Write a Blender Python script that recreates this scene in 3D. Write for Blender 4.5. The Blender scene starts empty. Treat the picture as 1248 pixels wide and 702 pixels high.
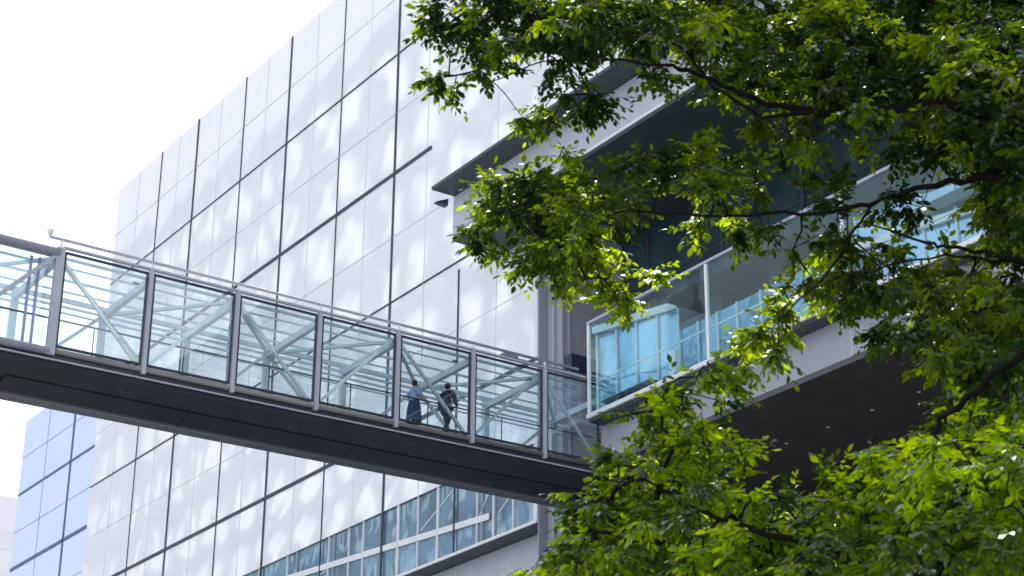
import bpy, bmesh, math, random
from mathutils import Vector, Matrix, noise as mnoise

random.seed(11)
SC = bpy.context.scene
COL = SC.collection

# ------------------------------------------------------------------ helpers
class MB:
    """collects simple solids and links them as one mesh object"""
    def __init__(self):
        self.v, self.f, self.m = [], [], []
    def poly(self, pts, mat=0):
        n = len(self.v); self.v += [tuple(p) for p in pts]
        self.f.append(tuple(range(n, n + len(pts)))); self.m.append(mat)
    def box(self, x0, x1, y0, y1, z0, z1, mat=0):
        n = len(self.v)
        self.v += [(x, y, z) for z in (z0, z1) for y in (y0, y1) for x in (x0, x1)]
        for q in ((0, 2, 3, 1), (4, 5, 7, 6), (0, 1, 5, 4), (2, 6, 7, 3), (0, 4, 6, 2), (1, 3, 7, 5)):
            self.f.append(tuple(n + i for i in q)); self.m.append(mat)
        return self
    def bar(self, a, b, w, h, up=(0, 0, 1), mat=0):
        a, b = Vector(a), Vector(b); d = (b - a).normalized()
        up = Vector(up)
        if abs(d.dot(up)) > .98: up = Vector((0, 1, 0))
        s = d.cross(up).normalized(); u = s.cross(d).normalized()
        n = len(self.v)
        for p in (a, b):
            for i, j in ((-1, -1), (1, -1), (1, 1), (-1, 1)):
                self.v.append(tuple(p + s * (i * w / 2) + u * (j * h / 2)))
        for q in ((0, 1, 2, 3), (7, 6, 5, 4), (0, 4, 5, 1), (1, 5, 6, 2), (2, 6, 7, 3), (3, 7, 4, 0)):
            self.f.append(tuple(n + i for i in q)); self.m.append(mat)
        return self
    def tube(self, pts, radii, seg=8, mat=0):
        pts = [Vector(p) for p in pts]
        if not isinstance(radii, (list, tuple)): radii = [radii] * len(pts)
        n = len(self.v); ref = Vector((.13, .21, 1)).normalized()
        for i, p in enumerate(pts):
            d = (pts[min(i + 1, len(pts) - 1)] - pts[max(i - 1, 0)]).normalized()
            r = ref if abs(d.dot(ref)) < .95 else Vector((1, 0, 0))
            s = d.cross(r).normalized(); u = s.cross(d)
            for k in range(seg):
                a = 2 * math.pi * k / seg
                self.v.append(tuple(p + (s * math.cos(a) + u * math.sin(a)) * radii[i]))
        for i in range(len(pts) - 1):
            for k in range(seg):
                a = n + i * seg + k; b = n + i * seg + (k + 1) % seg
                self.f.append((a, b, b + seg, a + seg)); self.m.append(mat)
        self.f.append(tuple(n + k for k in range(seg))[::-1]); self.m.append(mat)
        self.f.append(tuple(n + (len(pts) - 1) * seg + k for k in range(seg))); self.m.append(mat)
        return self
    def prism_x(self, prof, x0, x1, mat=0):
        """closed (y,z) profile swept along X"""
        n = len(self.v); k = len(prof)
        self.v += [(x0, y, z) for y, z in prof] + [(x1, y, z) for y, z in prof]
        for i in range(k):
            j = (i + 1) % k
            self.f.append((n + i, n + j, n + k + j, n + k + i)); self.m.append(mat)
        self.f.append(tuple(n + i for i in range(k))[::-1]); self.m.append(mat)
        self.f.append(tuple(n + k + i for i in range(k))); self.m.append(mat)
        return self
    def build(self, name, mat, parent=None, smooth=False, bevel=0):
        me = bpy.data.meshes.new(name)
        me.from_pydata(self.v, [], self.f)
        mats = mat if isinstance(mat, (list, tuple)) else [mat]
        for m in mats: me.materials.append(m)
        if len(mats) > 1:
            me.polygons.foreach_set('material_index', self.m)
        if smooth:
            me.polygons.foreach_set('use_smooth', [True] * len(me.polygons))
        me.update()
        bm = bmesh.new(); bm.from_mesh(me); bmesh.ops.recalc_face_normals(bm, faces=bm.faces); bm.to_mesh(me); bm.free()
        o = bpy.data.objects.new(name, me); COL.objects.link(o)
        if parent: o.parent = parent
        if bevel:
            b = o.modifiers.new('bevel', 'BEVEL'); b.width = bevel; b.segments = 2; b.limit_method = 'ANGLE'
        return o

def tag(o, label=None, cat=None, group=None, kind=None):
    for k, v in (('label', label), ('category', cat), ('group', group), ('kind', kind)):
        if v: o[k] = v
    return o
def empty(name, label=None, cat=None, group=None):
    o = bpy.data.objects.new(name, None); COL.objects.link(o); o.empty_display_size = .2
    return tag(o, label, cat, group)

# ------------------------------------------------------------------ materials
def new_mat(name):
    m = bpy.data.materials.new(name); m.use_nodes = True
    nt = m.node_tree; nt.nodes.clear()
    out = nt.nodes.new('ShaderNodeOutputMaterial')
    return m, nt, out
def node(nt, t, **kw):
    n = nt.nodes.new(t)
    for k, v in kw.items():
        if k in n.inputs: n.inputs[k].default_value = v
        else: setattr(n, k, v)
    return n
def noise(nt, scale, detail=4, rough=.5, sx=(1, 1, 1), coord='Object'):
    tc = node(nt, 'ShaderNodeTexCoord'); mp = node(nt, 'ShaderNodeMapping')
    mp.inputs['Scale'].default_value = sx
    nt.links.new(tc.outputs[coord], mp.inputs['Vector'])
    n = node(nt, 'ShaderNodeTexNoise', Scale=scale, Detail=detail, Roughness=rough)
    nt.links.new(mp.outputs['Vector'], n.inputs['Vector'])
    return n
def ramp(nt, src, stops):
    r = node(nt, 'ShaderNodeValToRGB')
    e = r.color_ramp.elements
    while len(e) < len(stops): e.new(.5)
    for el, (p, c) in zip(e, stops):
        el.position = p; el.color = (*c, 1)
    nt.links.new(src, r.inputs['Fac'])
    return r
def paint(name, col, rough=.5, metal=0, var=.08, scale=1.5, spec=.4, streak=False, bump=0):
    m, nt, out = new_mat(name)
    b = node(nt, 'ShaderNodeBsdfPrincipled'); b.inputs['Roughness'].default_value = rough
    b.inputs['Metallic'].default_value = metal; b.inputs['Specular IOR Level'].default_value = spec
    n = noise(nt, scale, 6, .6, (1, 1, .18) if streak else (1, 1, 1))
    lo = tuple(c * (1 - var) for c in col); hi = tuple(min(1, c * (1 + var)) for c in col)
    r = ramp(nt, n.outputs['Fac'], [(.3, lo), (.7, hi)])
    nt.links.new(r.outputs['Color'], b.inputs['Base Color'])
    if bump:
        n2 = noise(nt, scale * 9, 3)
        bp = node(nt, 'ShaderNodeBump', Strength=bump, Distance=.02)
        nt.links.new(n2.outputs['Fac'], bp.inputs['Height']); nt.links.new(bp.outputs['Normal'], b.inputs['Normal'])
    nt.links.new(b.outputs[0], out.inputs[0])
    return m
def glass(name, tint, base=.04, k=.9, rough=.02, refl=(1, 1, 1), wave=0.0):
    """thin pane: tinted see-through plus mirror reflection growing to grazing"""
    m, nt, out = new_mat(name)
    t = node(nt, 'ShaderNodeBsdfTransparent'); t.inputs['Color'].default_value = (*tint, 1)
    g = node(nt, 'ShaderNodeBsdfGlossy'); g.inputs['Color'].default_value = (*refl, 1); g.inputs['Roughness'].default_value = rough
    fr = node(nt, 'ShaderNodeFresnel', IOR=1.5)
    ma = node(nt, 'ShaderNodeMath', operation='MULTIPLY_ADD'); ma.use_clamp = True
    ma.inputs[1].default_value = k; ma.inputs[2].default_value = base
    mx = node(nt, 'ShaderNodeMixShader')
    nt.links.new(fr.outputs[0], ma.inputs[0]); nt.links.new(ma.outputs[0], mx.inputs[0])
    nt.links.new(t.outputs[0], mx.inputs[1]); nt.links.new(g.outputs[0], mx.inputs[2])
    if wave:
        n = noise(nt, .35, 2); bp = node(nt, 'ShaderNodeBump', Strength=wave, Distance=.3)
        nt.links.new(n.outputs['Fac'], bp.inputs['Height']); nt.links.new(bp.outputs['Normal'], g.inputs['Normal'])
    nt.links.new(mx.outputs[0], out.inputs[0])
    return m
def mirror_panel(name, base, refl, fac, rough, wave, wscale, tint_var=.03):
    """back painted glass cladding: matt body colour under a glossy, slightly wavy face"""
    m, nt, out = new_mat(name)
    d = node(nt, 'ShaderNodeBsdfDiffuse')
    g = node(nt, 'ShaderNodeBsdfGlossy'); g.inputs['Color'].default_value = (*refl, 1); g.inputs['Roughness'].default_value = rough
    n = noise(nt, .5, 3)
    r = ramp(nt, n.outputs['Fac'], [(.3, tuple(c * (1 - tint_var) for c in base)), (.7, tuple(min(1, c * (1 + tint_var)) for c in base))])
    nt.links.new(r.outputs['Color'], d.inputs['Color'])
    n2 = noise(nt, wscale, 1.5, .4, (1, 1, .8)); bp = node(nt, 'ShaderNodeBump', Strength=wave, Distance=.3)
    nt.links.new(n2.outputs['Fac'], bp.inputs['Height']); nt.links.new(bp.outputs['Normal'], g.inputs['Normal'])
    mx = node(nt, 'ShaderNodeMixShader'); mx.inputs[0].default_value = fac
    nt.links.new(d.outputs[0], mx.inputs[1]); nt.links.new(g.outputs[0], mx.inputs[2])
    nt.links.new(mx.outputs[0], out.inputs[0])
    return m

M = {}
M['cladding'] = mirror_panel('white_glass_cladding', (.94, .945, .985), (.98, .985, 1), .31, .045, .03, .30)
M['blue_cladding'] = mirror_panel('blue_glass_cladding', (.53, .63, .84), (.84, .90, 1), .26, .06, .04, .4)
M['joint'] = paint('dark_joint', (.045, .05, .07), .6)
M['joint_soft'] = paint('grey_joint', (.76, .77, .83), .6)
M['slate'] = paint('slate_grey_steel', (.045, .057, .072), .45, var=.15)
M['hull'] = paint('dark_bridge_cladding', (.027, .034, .043), .5, var=.22, scale=.9, spec=.18)
M['pale_steel'] = paint('pale_lavender_steel', (.44, .44, .52), .42, var=.08)
M['white_steel'] = paint('white_painted_steel', (.80, .82, .83), .4, var=.05)
M['inner_steel'] = paint('pale_teal_steel', (.56, .66, .71), .45, var=.06)
M['frame'] = paint('dark_window_frame', (.035, .04, .06), .4)
M['taupe'] = paint('taupe_sill_tube', (.23, .215, .21), .4, var=.1)
M['fascia'] = paint('grey_stone_fascia', (.40, .40, .46), .7, var=.07, scale=.8, bump=.08)
M['upper_wall'] = paint('pale_wall_panel', (.52, .53, .61), .6, var=.04, scale=.7)
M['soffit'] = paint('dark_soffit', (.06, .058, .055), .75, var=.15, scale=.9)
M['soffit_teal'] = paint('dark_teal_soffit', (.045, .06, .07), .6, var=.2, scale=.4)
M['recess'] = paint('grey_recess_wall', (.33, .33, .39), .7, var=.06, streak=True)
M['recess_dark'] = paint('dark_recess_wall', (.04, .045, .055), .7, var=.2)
M['ceiling'] = paint('brown_grey_ceiling', (.065, .072, .056), .7, var=.08)
M['teal_dark'] = paint('dark_teal_panel', (.06, .105, .12), .45, var=.15)
M['bridge_glass'] = glass('bridge_glass', (.87, .955, .975), .09, .8)
M['roof_glass'] = glass('roof_glass', (.90, .97, .98), .04, .6, .1)
M['balcony_glass'] = glass('balcony_glass', (.84, .95, .955), .0, .12, wave=.03)
M['blue_glass'] = mirror_panel('blue_glass', (.22, .40, .60), (.60, .80, 1), .32, .03, .30, 1.1, .6)
M['ribbon_glass'] = mirror_panel('teal_ribbon_glass', (.13, .23, .29), (.62, .82, .95), .24, .03, .10, .6, .5)
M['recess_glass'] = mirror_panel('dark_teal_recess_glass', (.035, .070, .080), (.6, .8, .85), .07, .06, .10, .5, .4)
M['bark'] = paint('dark_bark', (.008, .0065, .0055), .9, var=.4, scale=9, bump=.5, spec=.2)
M['paving'] = paint('stone_paving', (.36, .365, .37), .8, var=.12, scale=.4)
M['asphalt'] = paint('asphalt', (.05, .05, .052), .9, var=.2, scale=3)
M['tower_white'] = paint('white_tower_panel', (.92, .92, .93), .7, var=.03, scale=.1)
M['tower_rib'] = paint('grey_tower_rib', (.30, .30, .36), .7, var=.08, scale=.1)
M['reflection_grey'] = paint('grey_reflection_block', (.55, .54, .58), .7, var=.05, scale=.1)
M['tower_glass'] = mirror_panel('tower_window_glass', (.20, .22, .27), (.8, .85, .9), .3, .05, .02, .2)
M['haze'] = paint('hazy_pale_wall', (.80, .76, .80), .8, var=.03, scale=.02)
M['lamp'] = paint('lamp_glass', (.75, .75, .72), .2)
M['skin'] = paint('skin', (.50, .29, .21), .55, var=.06, scale=6)
M['hair'] = paint('dark_hair', (.018, .014, .013), .5, var=.3, scale=30)
M['blouse'] = paint('light_blue_blouse', (.30, .46, .72), .8, var=.15, scale=5)
M['skirt'] = paint('navy_skirt', (.030, .055, .13), .8, var=.2, scale=5)
M['suit'] = paint('dark_teal_suit', (.008, .015, .022), .75, var=.25, scale=6)
M['bag'] = paint('black_leather_bag', (.015, .015, .018), .45, var=.2, scale=8)

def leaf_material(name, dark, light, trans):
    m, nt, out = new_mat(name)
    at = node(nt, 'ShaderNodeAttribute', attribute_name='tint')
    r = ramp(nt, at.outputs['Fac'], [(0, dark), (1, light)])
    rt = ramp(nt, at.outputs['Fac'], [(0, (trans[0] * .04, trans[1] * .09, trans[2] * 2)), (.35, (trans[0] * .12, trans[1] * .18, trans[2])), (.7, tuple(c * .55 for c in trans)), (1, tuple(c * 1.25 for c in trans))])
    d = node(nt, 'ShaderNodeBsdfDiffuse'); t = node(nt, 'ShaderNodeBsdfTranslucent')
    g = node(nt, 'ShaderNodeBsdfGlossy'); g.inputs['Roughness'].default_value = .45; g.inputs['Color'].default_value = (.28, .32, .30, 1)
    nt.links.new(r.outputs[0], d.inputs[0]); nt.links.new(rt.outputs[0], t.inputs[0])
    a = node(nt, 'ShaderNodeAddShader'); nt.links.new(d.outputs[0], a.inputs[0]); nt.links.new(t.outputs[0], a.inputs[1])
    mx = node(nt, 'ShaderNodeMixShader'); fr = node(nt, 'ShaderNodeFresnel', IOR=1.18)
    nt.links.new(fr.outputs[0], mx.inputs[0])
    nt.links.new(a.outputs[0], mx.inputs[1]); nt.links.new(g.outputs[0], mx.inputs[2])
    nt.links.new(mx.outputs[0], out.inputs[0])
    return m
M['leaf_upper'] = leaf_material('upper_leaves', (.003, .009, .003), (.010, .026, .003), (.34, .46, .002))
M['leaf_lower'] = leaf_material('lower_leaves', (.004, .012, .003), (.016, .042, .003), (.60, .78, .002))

# ------------------------------------------------------------------ ground
g = MB(); g.poly([(-700, -700, 0), (900, -700, 0), (900, 900, 0), (-700, 900, 0)])
tag(g.build('ground', M['paving']), kind='structure')
g = MB(); g.poly([(-14, -300, .004), (-4, -300, .004), (-4, 400, .004), (-14, 400, .004)])
tag(g.build('road', M['asphalt']), kind='structure')

# ------------------------------------------------------------------ main office building with white panelled facade
XF = 40.2
ZR, ZB = 54.4, 22.07
Y0, YL = 57.9, 103.9
fb = empty('office_building', 'tall white office block clad in glossy glass panels with dark grid joints', 'building')
fb.location = (0, 0, 0)
w = MB()
w.box(XF + .3, 78, Y0 + .02, YL - .02, ZB + .02, ZR - .05)
w.box(XF + .05, XF + .29, Y0 + .02, YL - .02, 25.27, ZR - .05)
w.box(XF + .05, 78, 22, Y0 + .02, 36.3, ZR - .05)
w.build('wall', M['upper_wall'], fb)
# cladding: every panel a separate, very slightly bowed and tilted sheet
ys = [YL, 100.7, 97.47, 94.95, 92.42, 89.4, 86.33, 83.65, 80.97, 78.0, 75.09, 72.3, 69.59, 66.7, 63.81, 60.9, Y0]
while ys[-1] > 23: ys.append(ys[-1] - 2.9)
zs = [ZB, 25.25, 28.67, 31.85, 35.0, 38.25, 41.53, 44.7, 47.93, 51.2, ZR]
c = MB()
N = 14
yb = [YL] + ys[2:17:2] + [ys[18 + 2 * k] for k in range((len(ys) - 18 + 1) // 2)]
zb = [ZB, 25.25, 28.67, 35.0, 41.53, 47.93, ZR]
for i in range(len(yb) - 1):
    for j in range(len(zb) - 1):
        y1, y0, z0, z1 = yb[i], yb[i + 1], zb[j], zb[j + 1]
        if y1 <= Y0 + .01 and z1 < 40: continue
        if j == 0 and y1 < 88: continue                       # the modelled reflection takes this row
        bow = random.uniform(.004, .026) * random.choice((1, 1, 1, -.5)); w2 = random.uniform(.0008, .0026); ph = random.uniform(0, 6.3); pz = random.uniform(0, 6.3); ty = random.uniform(-.008, .008); tz = random.uniform(-.006, .006)
        n = len(c.v)
        for a in range(N + 1):
            for b in range(N + 1):
                p, q = a / N, b / N
                x = XF + .03 - bow * 4 * p * (1 - p) * 4 * q * (1 - q) * .5 + w2 * math.sin(6.28 * p * 2 + ph) * math.sin(6.28 * q * 2 + pz) + ty * (p - .5) + tz * (q - .5)
                c.v.append((x, y0 + (y1 - y0) * p, z0 + (z1 - z0) * q))
        for a in range(N):
            for b in range(N):
                k = n + a * (N + 1) + b
                c.f.append((k, k + 1, k + N + 2, k + N + 1)); c.m.append(0)
c.build('cladding', M['cladding'], fb, smooth=True)
# joints, proud of the panels
jd, js = MB(), MB()
for i, y in enumerate(ys[1:], 1):
    low = ZB if y >= Y0 - .01 else 36.4
    if i in (4, 8, 12): jd.box(XF - .014, XF + .04, y - .065, y + .065, ZB, ZR)
    elif i in (2, 6, 10): jd.box(XF - .012, XF + .04, y - .024, y + .024, ZB, ZR)
    elif i == 14: jd.box(XF - .012, XF + .04, y - .04, y + .04, ZB, 34.6)
    else: js.box(XF - .006, XF + .04, y - .006, y + .006, max(low, 25.3), ZR)
for z in (25.25, 31.85, 38.25, 44.7, 51.2):
    js.box(XF - .005, XF + .04, Y0 if z < 36 else 23, YL, z - .006, z + .006)
for z, t, y in ((28.67, .085, Y0), (35.0, .032, Y0), (41.53, .085, 66.33), (47.93, .032, 23)):
    jd.box(XF - (.018 if t > .05 else .016), XF + .045, y, YL, z - t, z + t)
jd.build('joint_grid', M['joint'], fb); js.build('fine_joint_grid', M['joint_soft'], fb)
w = MB(); w.box(XF + .06, XF + .5, 22, YL, ZR - .04, ZR + .06); w.build('parapet_coping', M['cladding'], fb)
w = MB(); w.box(XF - .012, XF + .05, Y0 - .02, Y0 + .22, ZB, 34.2); w.build('corner_trim', M['white_steel'], fb)
# setback wall and underside below the cladding
w = MB(); w.box(41.05, 76, Y0 + .3, YL - .4, 0, ZB - .1)
w.build('setback_wall', M['upper_wall'], fb)
w = MB(); w.box(XF + .02, 41.06, Y0 + .1, YL - .1, ZB - .08, ZB + .02); w.build('underside', M['slate'], fb)
for y in (61.0, 64.93, 68.9, 72.9):
    w = MB(); w.box(41.04, 41.08, y - .015, y + .015, 0, ZB - .1); w.build('joint', M['joint_soft'], fb)
w = MB(); w.box(XF - .04, XF + .06, Y0, 90, ZB - .05, ZB + .07); w.build('sill', M['white_steel'], fb)

# glazed band built as solid parts in place of a reflection on the facade
rw = MB(); rw.box(XF + .10, XF + .14, Y0, 88, ZB + .07, 25.25)
rib = rw.build('reflection_window', M['ribbon_glass'], fb)
mull = [(78.33, .05), (77.39, .04), (74.35, .05), (73.89, .03), (72.53, .05), (71.27, .06), (68.30, .12), (66.69, .05), (65.12, .10), (62.15, .05), (61.79, .04), (60.96, .08), (59.58, .05), (81.2, .05), (84.0, .05)]
for y, t in mull:
    q = MB(); q.box(XF + .02, XF + .10, y - t * .55, y + t * .55, ZB + .07, 25.25); q.build('mullion', M['white_steel'] if t > .04 else M['pale_steel'], rib)
q = MB(); q.bar((XF + .045, 86, 24.62), (XF + .045, 69.76, 23.62), .05, .26); q.bar((XF + .045, 69.74, 23.62), (XF + .045, 61.26, 23.07), .05, .26)
q.build('reflection_rail', M['white_steel'], rib)
for a, b in (((80, 22.6), (74, 23.9)), ((66.5, 23.7), (63.9, 24.9)), ((62, 23.3), (60.9, 24.6)), ((60.8, 24.4), (58.6, 23.0)), ((60.6, 23.1), (58.2, 24.5))):
    q = MB(); q.bar((XF + .085, a[0], a[1]), (XF + .085, b[0], b[1]), .02, .07); q.build('reflection_brace', M['inner_steel'], rib)

# ------------------------------------------------------------------ pale blue wing farther off
bw = empty('blue_office_wing', 'pale blue glass office block beyond the end of the white facade', 'building')
XB = 52.0
w = MB(); w.box(XB + .05, 80, 128, 150.4, 0, 54.5); w.build('wall', M['blue_cladding'], bw)
c = MB(); by = [150.4, 147.8, 145.0, 142.2, 139.3, 136.4, 133.6 + 2.9, 133.6]
by = [150.4, 147.7, 145.0, 142.1, 139.2, 136.5, 134.0, 131, 128]
bz = [18, 22.5, 28.6, 31.8, 35.0, 38.3, 41.6, 44.85, 48.1, 51.3, 54.6]
for i in range(len(by) - 1):
    for j in range(len(bz) - 1):
        o = 0; p = random.uniform(-.002, .002)
        c.poly([(XB + o, by[i + 1], bz[j]), (XB + p + o, by[i], bz[j]), (XB + o, by[i], bz[j + 1]), (XB + o - p, by[i + 1], bz[j + 1])])
c.build('cladding', M['blue_cladding'], bw)
j1, j2 = MB(), MB()
for z, t in ((41.72, .14), (48.1, .09), (35.2, .14)): j1.box(XB - .05, XB + .03, 128, 150.3, z - t, z + t)
j1.box(XB - .05, XB + .03, 138.95, 139.2, 18, 54.6)
for z in (44.85, 51.3, 38.3): j2.box(XB - .02, XB + .03, 128, 150.4, z - .03, z + .03)
for y in (144.8, 133.9): j2.box(XB - .02, XB + .03, y - .05, y + .05, 18, 54.6)
j1.build('joint_grid', paint('blue_joint', (.08, .13, .28), .6), bw); j2.build('fine_joint_grid', paint('pale_blue_joint', (.34, .44, .68), .6), bw)

# far tower, pale in the haze
ft = empty('distant_tower', 'pale hazy tower at the far left beyond the blue office block', 'building')
w = MB(); w.box(64, 106, 300, 340, 0, 93.9); w.build('wall', M['haze'], ft)
w = MB()
for z in range(8, 92, 7):
    w.box(64.5, 105.5, 299.9, 300.02, z, z + 3.2)
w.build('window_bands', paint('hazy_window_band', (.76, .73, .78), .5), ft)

# ------------------------------------------------------------------ building on the right: overhanging upper volume, recess, lower volume with glazed gallery
rb = empty('terrace_building', 'grey building with dark overhanging soffits and a glazed terrace behind the trees', 'building')
w = MB(); w.box(36.7, 40.15, -10, 60.45, 36.05, 36.20); w.build('eave', M['slate'], rb, bevel=.01)
w = MB(); w.box(37.8, 40.15, -10, 60.5, 34.26, 36.04); w.build('upper_wall', M['upper_wall'], rb)
w = MB(); w.box(37.76, 37.86, -10, 60.5, 34.18, 34.28); w.build('wall_trim', M['white_steel'], rb)
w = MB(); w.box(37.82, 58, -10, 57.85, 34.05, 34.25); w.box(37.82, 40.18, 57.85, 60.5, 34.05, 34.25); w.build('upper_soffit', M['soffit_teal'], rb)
for y in (58.15, 52, 45.4, 39, 32.5):
    w = MB(); w.box(37.788, 37.82, y - .010, y + .010, 34.3, 36.03); w.build('joint', M['joint_soft'], rb)
w = MB()
w.v += [(37.08, 60.62, 35.72), (37.62, 60.62, 35.98), (37.62, 60.62, 35.66), (37.08, 60.9, 35.72), (37.62, 60.9, 35.98), (37.62, 60.9, 35.66)]
for q in ((0, 1, 2), (3, 5, 4), (0, 3, 4, 1), (1, 4, 5, 2), (2, 5, 3, 0)): w.f.append(q); w.m.append(0)
w.build('eave_gap_shade', M['slate'], rb)  # dark wedge standing in for shade in the gap between eave and facade
# recess walls between facade and terrace
w = MB(); w.box(40.26, 41.0, Y0 - .06, Y0 + .02, 18, 34.1); w.build('return_wall', M['recess'], rb)
w = MB(); w.box(40.62, 60, 56.8, Y0 - .08, 18, 34.04); w.build('recess_wall', M['recess'], rb, bevel=.03)
w = MB(); w.box(40.9, 41.0, 56.74, 56.798, 18, 34.04); w.box(40.50, 40.61, 57.2, 57.3, 18, 34.0); w.build('recess_pilaster', M['fascia'], rb)
w = MB(); w.box(40.7, 50, 56.3, 56.79, 28.0, 28.5); w.build('recess_ledge', M['frame'], rb)
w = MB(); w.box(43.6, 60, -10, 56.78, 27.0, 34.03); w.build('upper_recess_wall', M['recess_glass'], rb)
w = MB()
for y in (55, 50.5, 46, 41.5, 37): w.box(43.54, 43.62, y - .08, y + .08, 27.0, 34.0)
for z in (29.5, 31.8): w.box(43.57, 43.63, -10, 56.6, z - .05, z + .05)
w.build('upper_recess_mullions', M['slate'], rb)
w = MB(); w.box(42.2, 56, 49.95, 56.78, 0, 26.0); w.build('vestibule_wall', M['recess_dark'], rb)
w = MB(); w.box(38.95, 39.05, 53.7, 53.8, 0, 23); w.build('recess_post', M['pale_steel'], rb)
# lower volume
XS, YE = 37.3, 49.9
w = MB(); w.box(XS, XS + .35, -12, YE, 21.76, 23.12); w.build('fascia', M['fascia'], rb)
for y in (43.2, 37.68, 32.2):
    w = MB(); w.box(XS - .006, XS + .02, y - .010, y + .010, 21.8, 23.1); w.build('joint', M['joint_soft'], rb)
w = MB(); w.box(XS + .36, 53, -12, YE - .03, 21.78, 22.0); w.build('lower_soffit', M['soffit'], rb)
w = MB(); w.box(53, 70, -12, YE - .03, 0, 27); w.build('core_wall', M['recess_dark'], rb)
for y in (47, 44.0, 41.0, 38.0, 35.0, 32):
    w = MB(); w.box(XS + .4, 52.9, y - .012, y + .012, 21.774, 21.785); w.build('joint', M['recess_dark'], rb)
for x in (39.6, 42.6, 45.6, 48.6):
    w = MB(); w.box(x - .012, x + .012, -11, YE - .1, 21.776, 21.786); w.build('joint', M['recess_dark'], rb)
for y in (52.8 - 6, 44.83, 42.84, 40.82, 38.8, 36.8, 34.8):
    d = MB(); d.tube([(41.1, y, 21.80), (41.1, y, 21.765)], .06, 12); d.build('downlight', M['lamp'], rb)
w = MB(); w.box(36.62, XS + .3, -12, 49.84, 23.14, 23.30); w.build('sill', M['white_steel'], rb, bevel=.015)
w = MB(); w.box(36.72, XS - .004, -12, 49.80, 23.02, 23.136); w.build('sill_underside', M['slate'], rb)
w = MB(); w.box(36.64, 36.76, -12, 49.82, 26.58, 26.68); w.box(36.765, 37.8, 49.72, 49.82, 26.58, 26.68); w.build('top_rail', M['pale_steel'], rb, bevel=.01)
# glazing panels of the terrace front
edges = [49.72, 43.39, 37.15, 30.9, 24.6, 18.4]
for k in range(len(edges) - 1):
    d = MB(); d.box(36.69, 36.71, edges[k + 1] + .06, edges[k] - .06, 23.30, 26.58); d.build('glass_panel', M['balcony_glass'], rb)
for k, y in enumerate(edges):
    d = MB(); d.box(36.66, 36.76, y - .06 if k else y - .01, y + .06 if k else y + .09, 23.30, 26.58); d.build('post', M['white_steel'], rb, bevel=.008)
d = MB(); d.box(36.80, 37.75, 49.74, 49.76, 23.3, 26.58); d.build('glass_panel', M['balcony_glass'], rb)
# ceiling slab over the middle of the terrace, roof further back
w = MB(); w.box(36.86, 43, 39.45, 45.95, 26.20, 26.50); w.build('ceiling', M['ceiling'], rb)
w = MB(); w.box(36.83, 36.855, 39.45, 45.95, 26.16, 26.5); w.build('ceiling_edge', M['frame'], rb)
w = MB(); w.box(39.9, 53, 20, 49.5, 26.62, 27.0); w.build('terrace_roof', M['teal_dark'], rb)
# angled blue glass wall behind
def blue_wall(pts, z0, z1):
    for i, ((xa, ya), (xb, yb)) in enumerate(zip(pts[:-1], pts[1:])):
        d = MB(); d.poly([(xa, ya, z0), (xb, yb, z0), (xb, yb, z1), (xa, ya, z1)])
        gl = d.build('gallery_window', M['blue_glass'], rb)
        n = max(1, int(round(math.hypot(xb - xa, yb - ya) / 1.1)))
        for k in range(1 if i else 0, n + 1):
            t = k / n; x = xa + (xb - xa) * t; y = ya + (yb - ya) * t
            d = MB(); d.box(x - .09, x - .02, y - .03, y + .03, z0, z1); d.build('mullion', M['white_steel'], gl)
segA = [(37.80, 49.66), (37.95, 47.86), (38.15, 46.02)]
blue_wall([(37.0, 49.60), (37.36, 47.86), (37.75, 46.05)], 23.3, 26.2)
blue_wall([(37.72, 46.0), (37.66, 43.0), (37.60, 39.5)], 23.3, 25.36)
blue_wall([(39.5, 39.35), (39.95, 36.95), (40.45, 34.73), (41.4, 30.2), (43, 22)], 23.3, 27.4)
w = MB(); w.bar((36.78, 49.62, 26.33), (37.20, 47.86, 26.33), .10, .26); w.bar((37.20, 47.86, 26.33), (37.68, 46.08, 26.33), .10, .26)
w.build('gallery_beam', M['white_steel'], rb)
w = MB()
for (a, b) in (((39.36, 39.35), (39.83, 36.95)), ((39.83, 36.95), (40.33, 34.73)), ((40.33, 34.73), (41.28, 30.2)), ((41.28, 30.2), (42.9, 22))): w.bar((a[0], a[1], 26.33), (b[0], b[1], 26.33), .10, .26)
w.build('gallery_beam', M['white_steel'], rb)
w = MB(); w.bar((36.95, 49.5, 24.5), (36.95, 20, 24.5), .05, .05); w.build('handrail', M['white_steel'], rb)
w = MB(); w.box(38.0, 38.5, 44.2, 44.8, 22.1, 26.19); w.build('column', M['teal_dark'], rb)
w = MB(); w.box(38.0, 38.4, 41.45, 41.85, 22.1, 26.19); w.build('column', M['teal_dark'], rb)
w = MB(); w.box(43, 43.2, 39.45, 49.8, 22.1, 26.5); w.build('inner_wall', M['ceiling'], rb)
w = MB(); w.box(36.95, 37.15, 45.4, 45.7, 23.3, 24.35); w.build('bollard', M['white_steel'], rb)
w = MB(); w.box(36.85, 37.30, 46.6, 49.3, 23.62, 23.68); w.build('ledge', M['slate'], rb)

# ------------------------------------------------------------------ footbridge
br = empty('footbridge', 'enclosed glass footbridge with pale steel frame and dark underside crossing to the terrace building', 'footbridge')
YN, YFAR = 50.0, 53.6
BAY = 2.878
PX = [17.73 + BAY * k for k in range(7)]               # posts
XL, XR = -24.0, 37.28
def zf(x): return 21.60 + .0085 * (x - 17.7)            # the deck climbs a little to the right
def sl(z, x): return z + .0085 * (x - 17.7)
def slope_bar(mb, x0, x1, y, z, w, h):                   # long member following the deck slope
    mb.bar((x0, y, sl(z, x0)), (x1, y, sl(z, x1)), w, h); return mb
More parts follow.
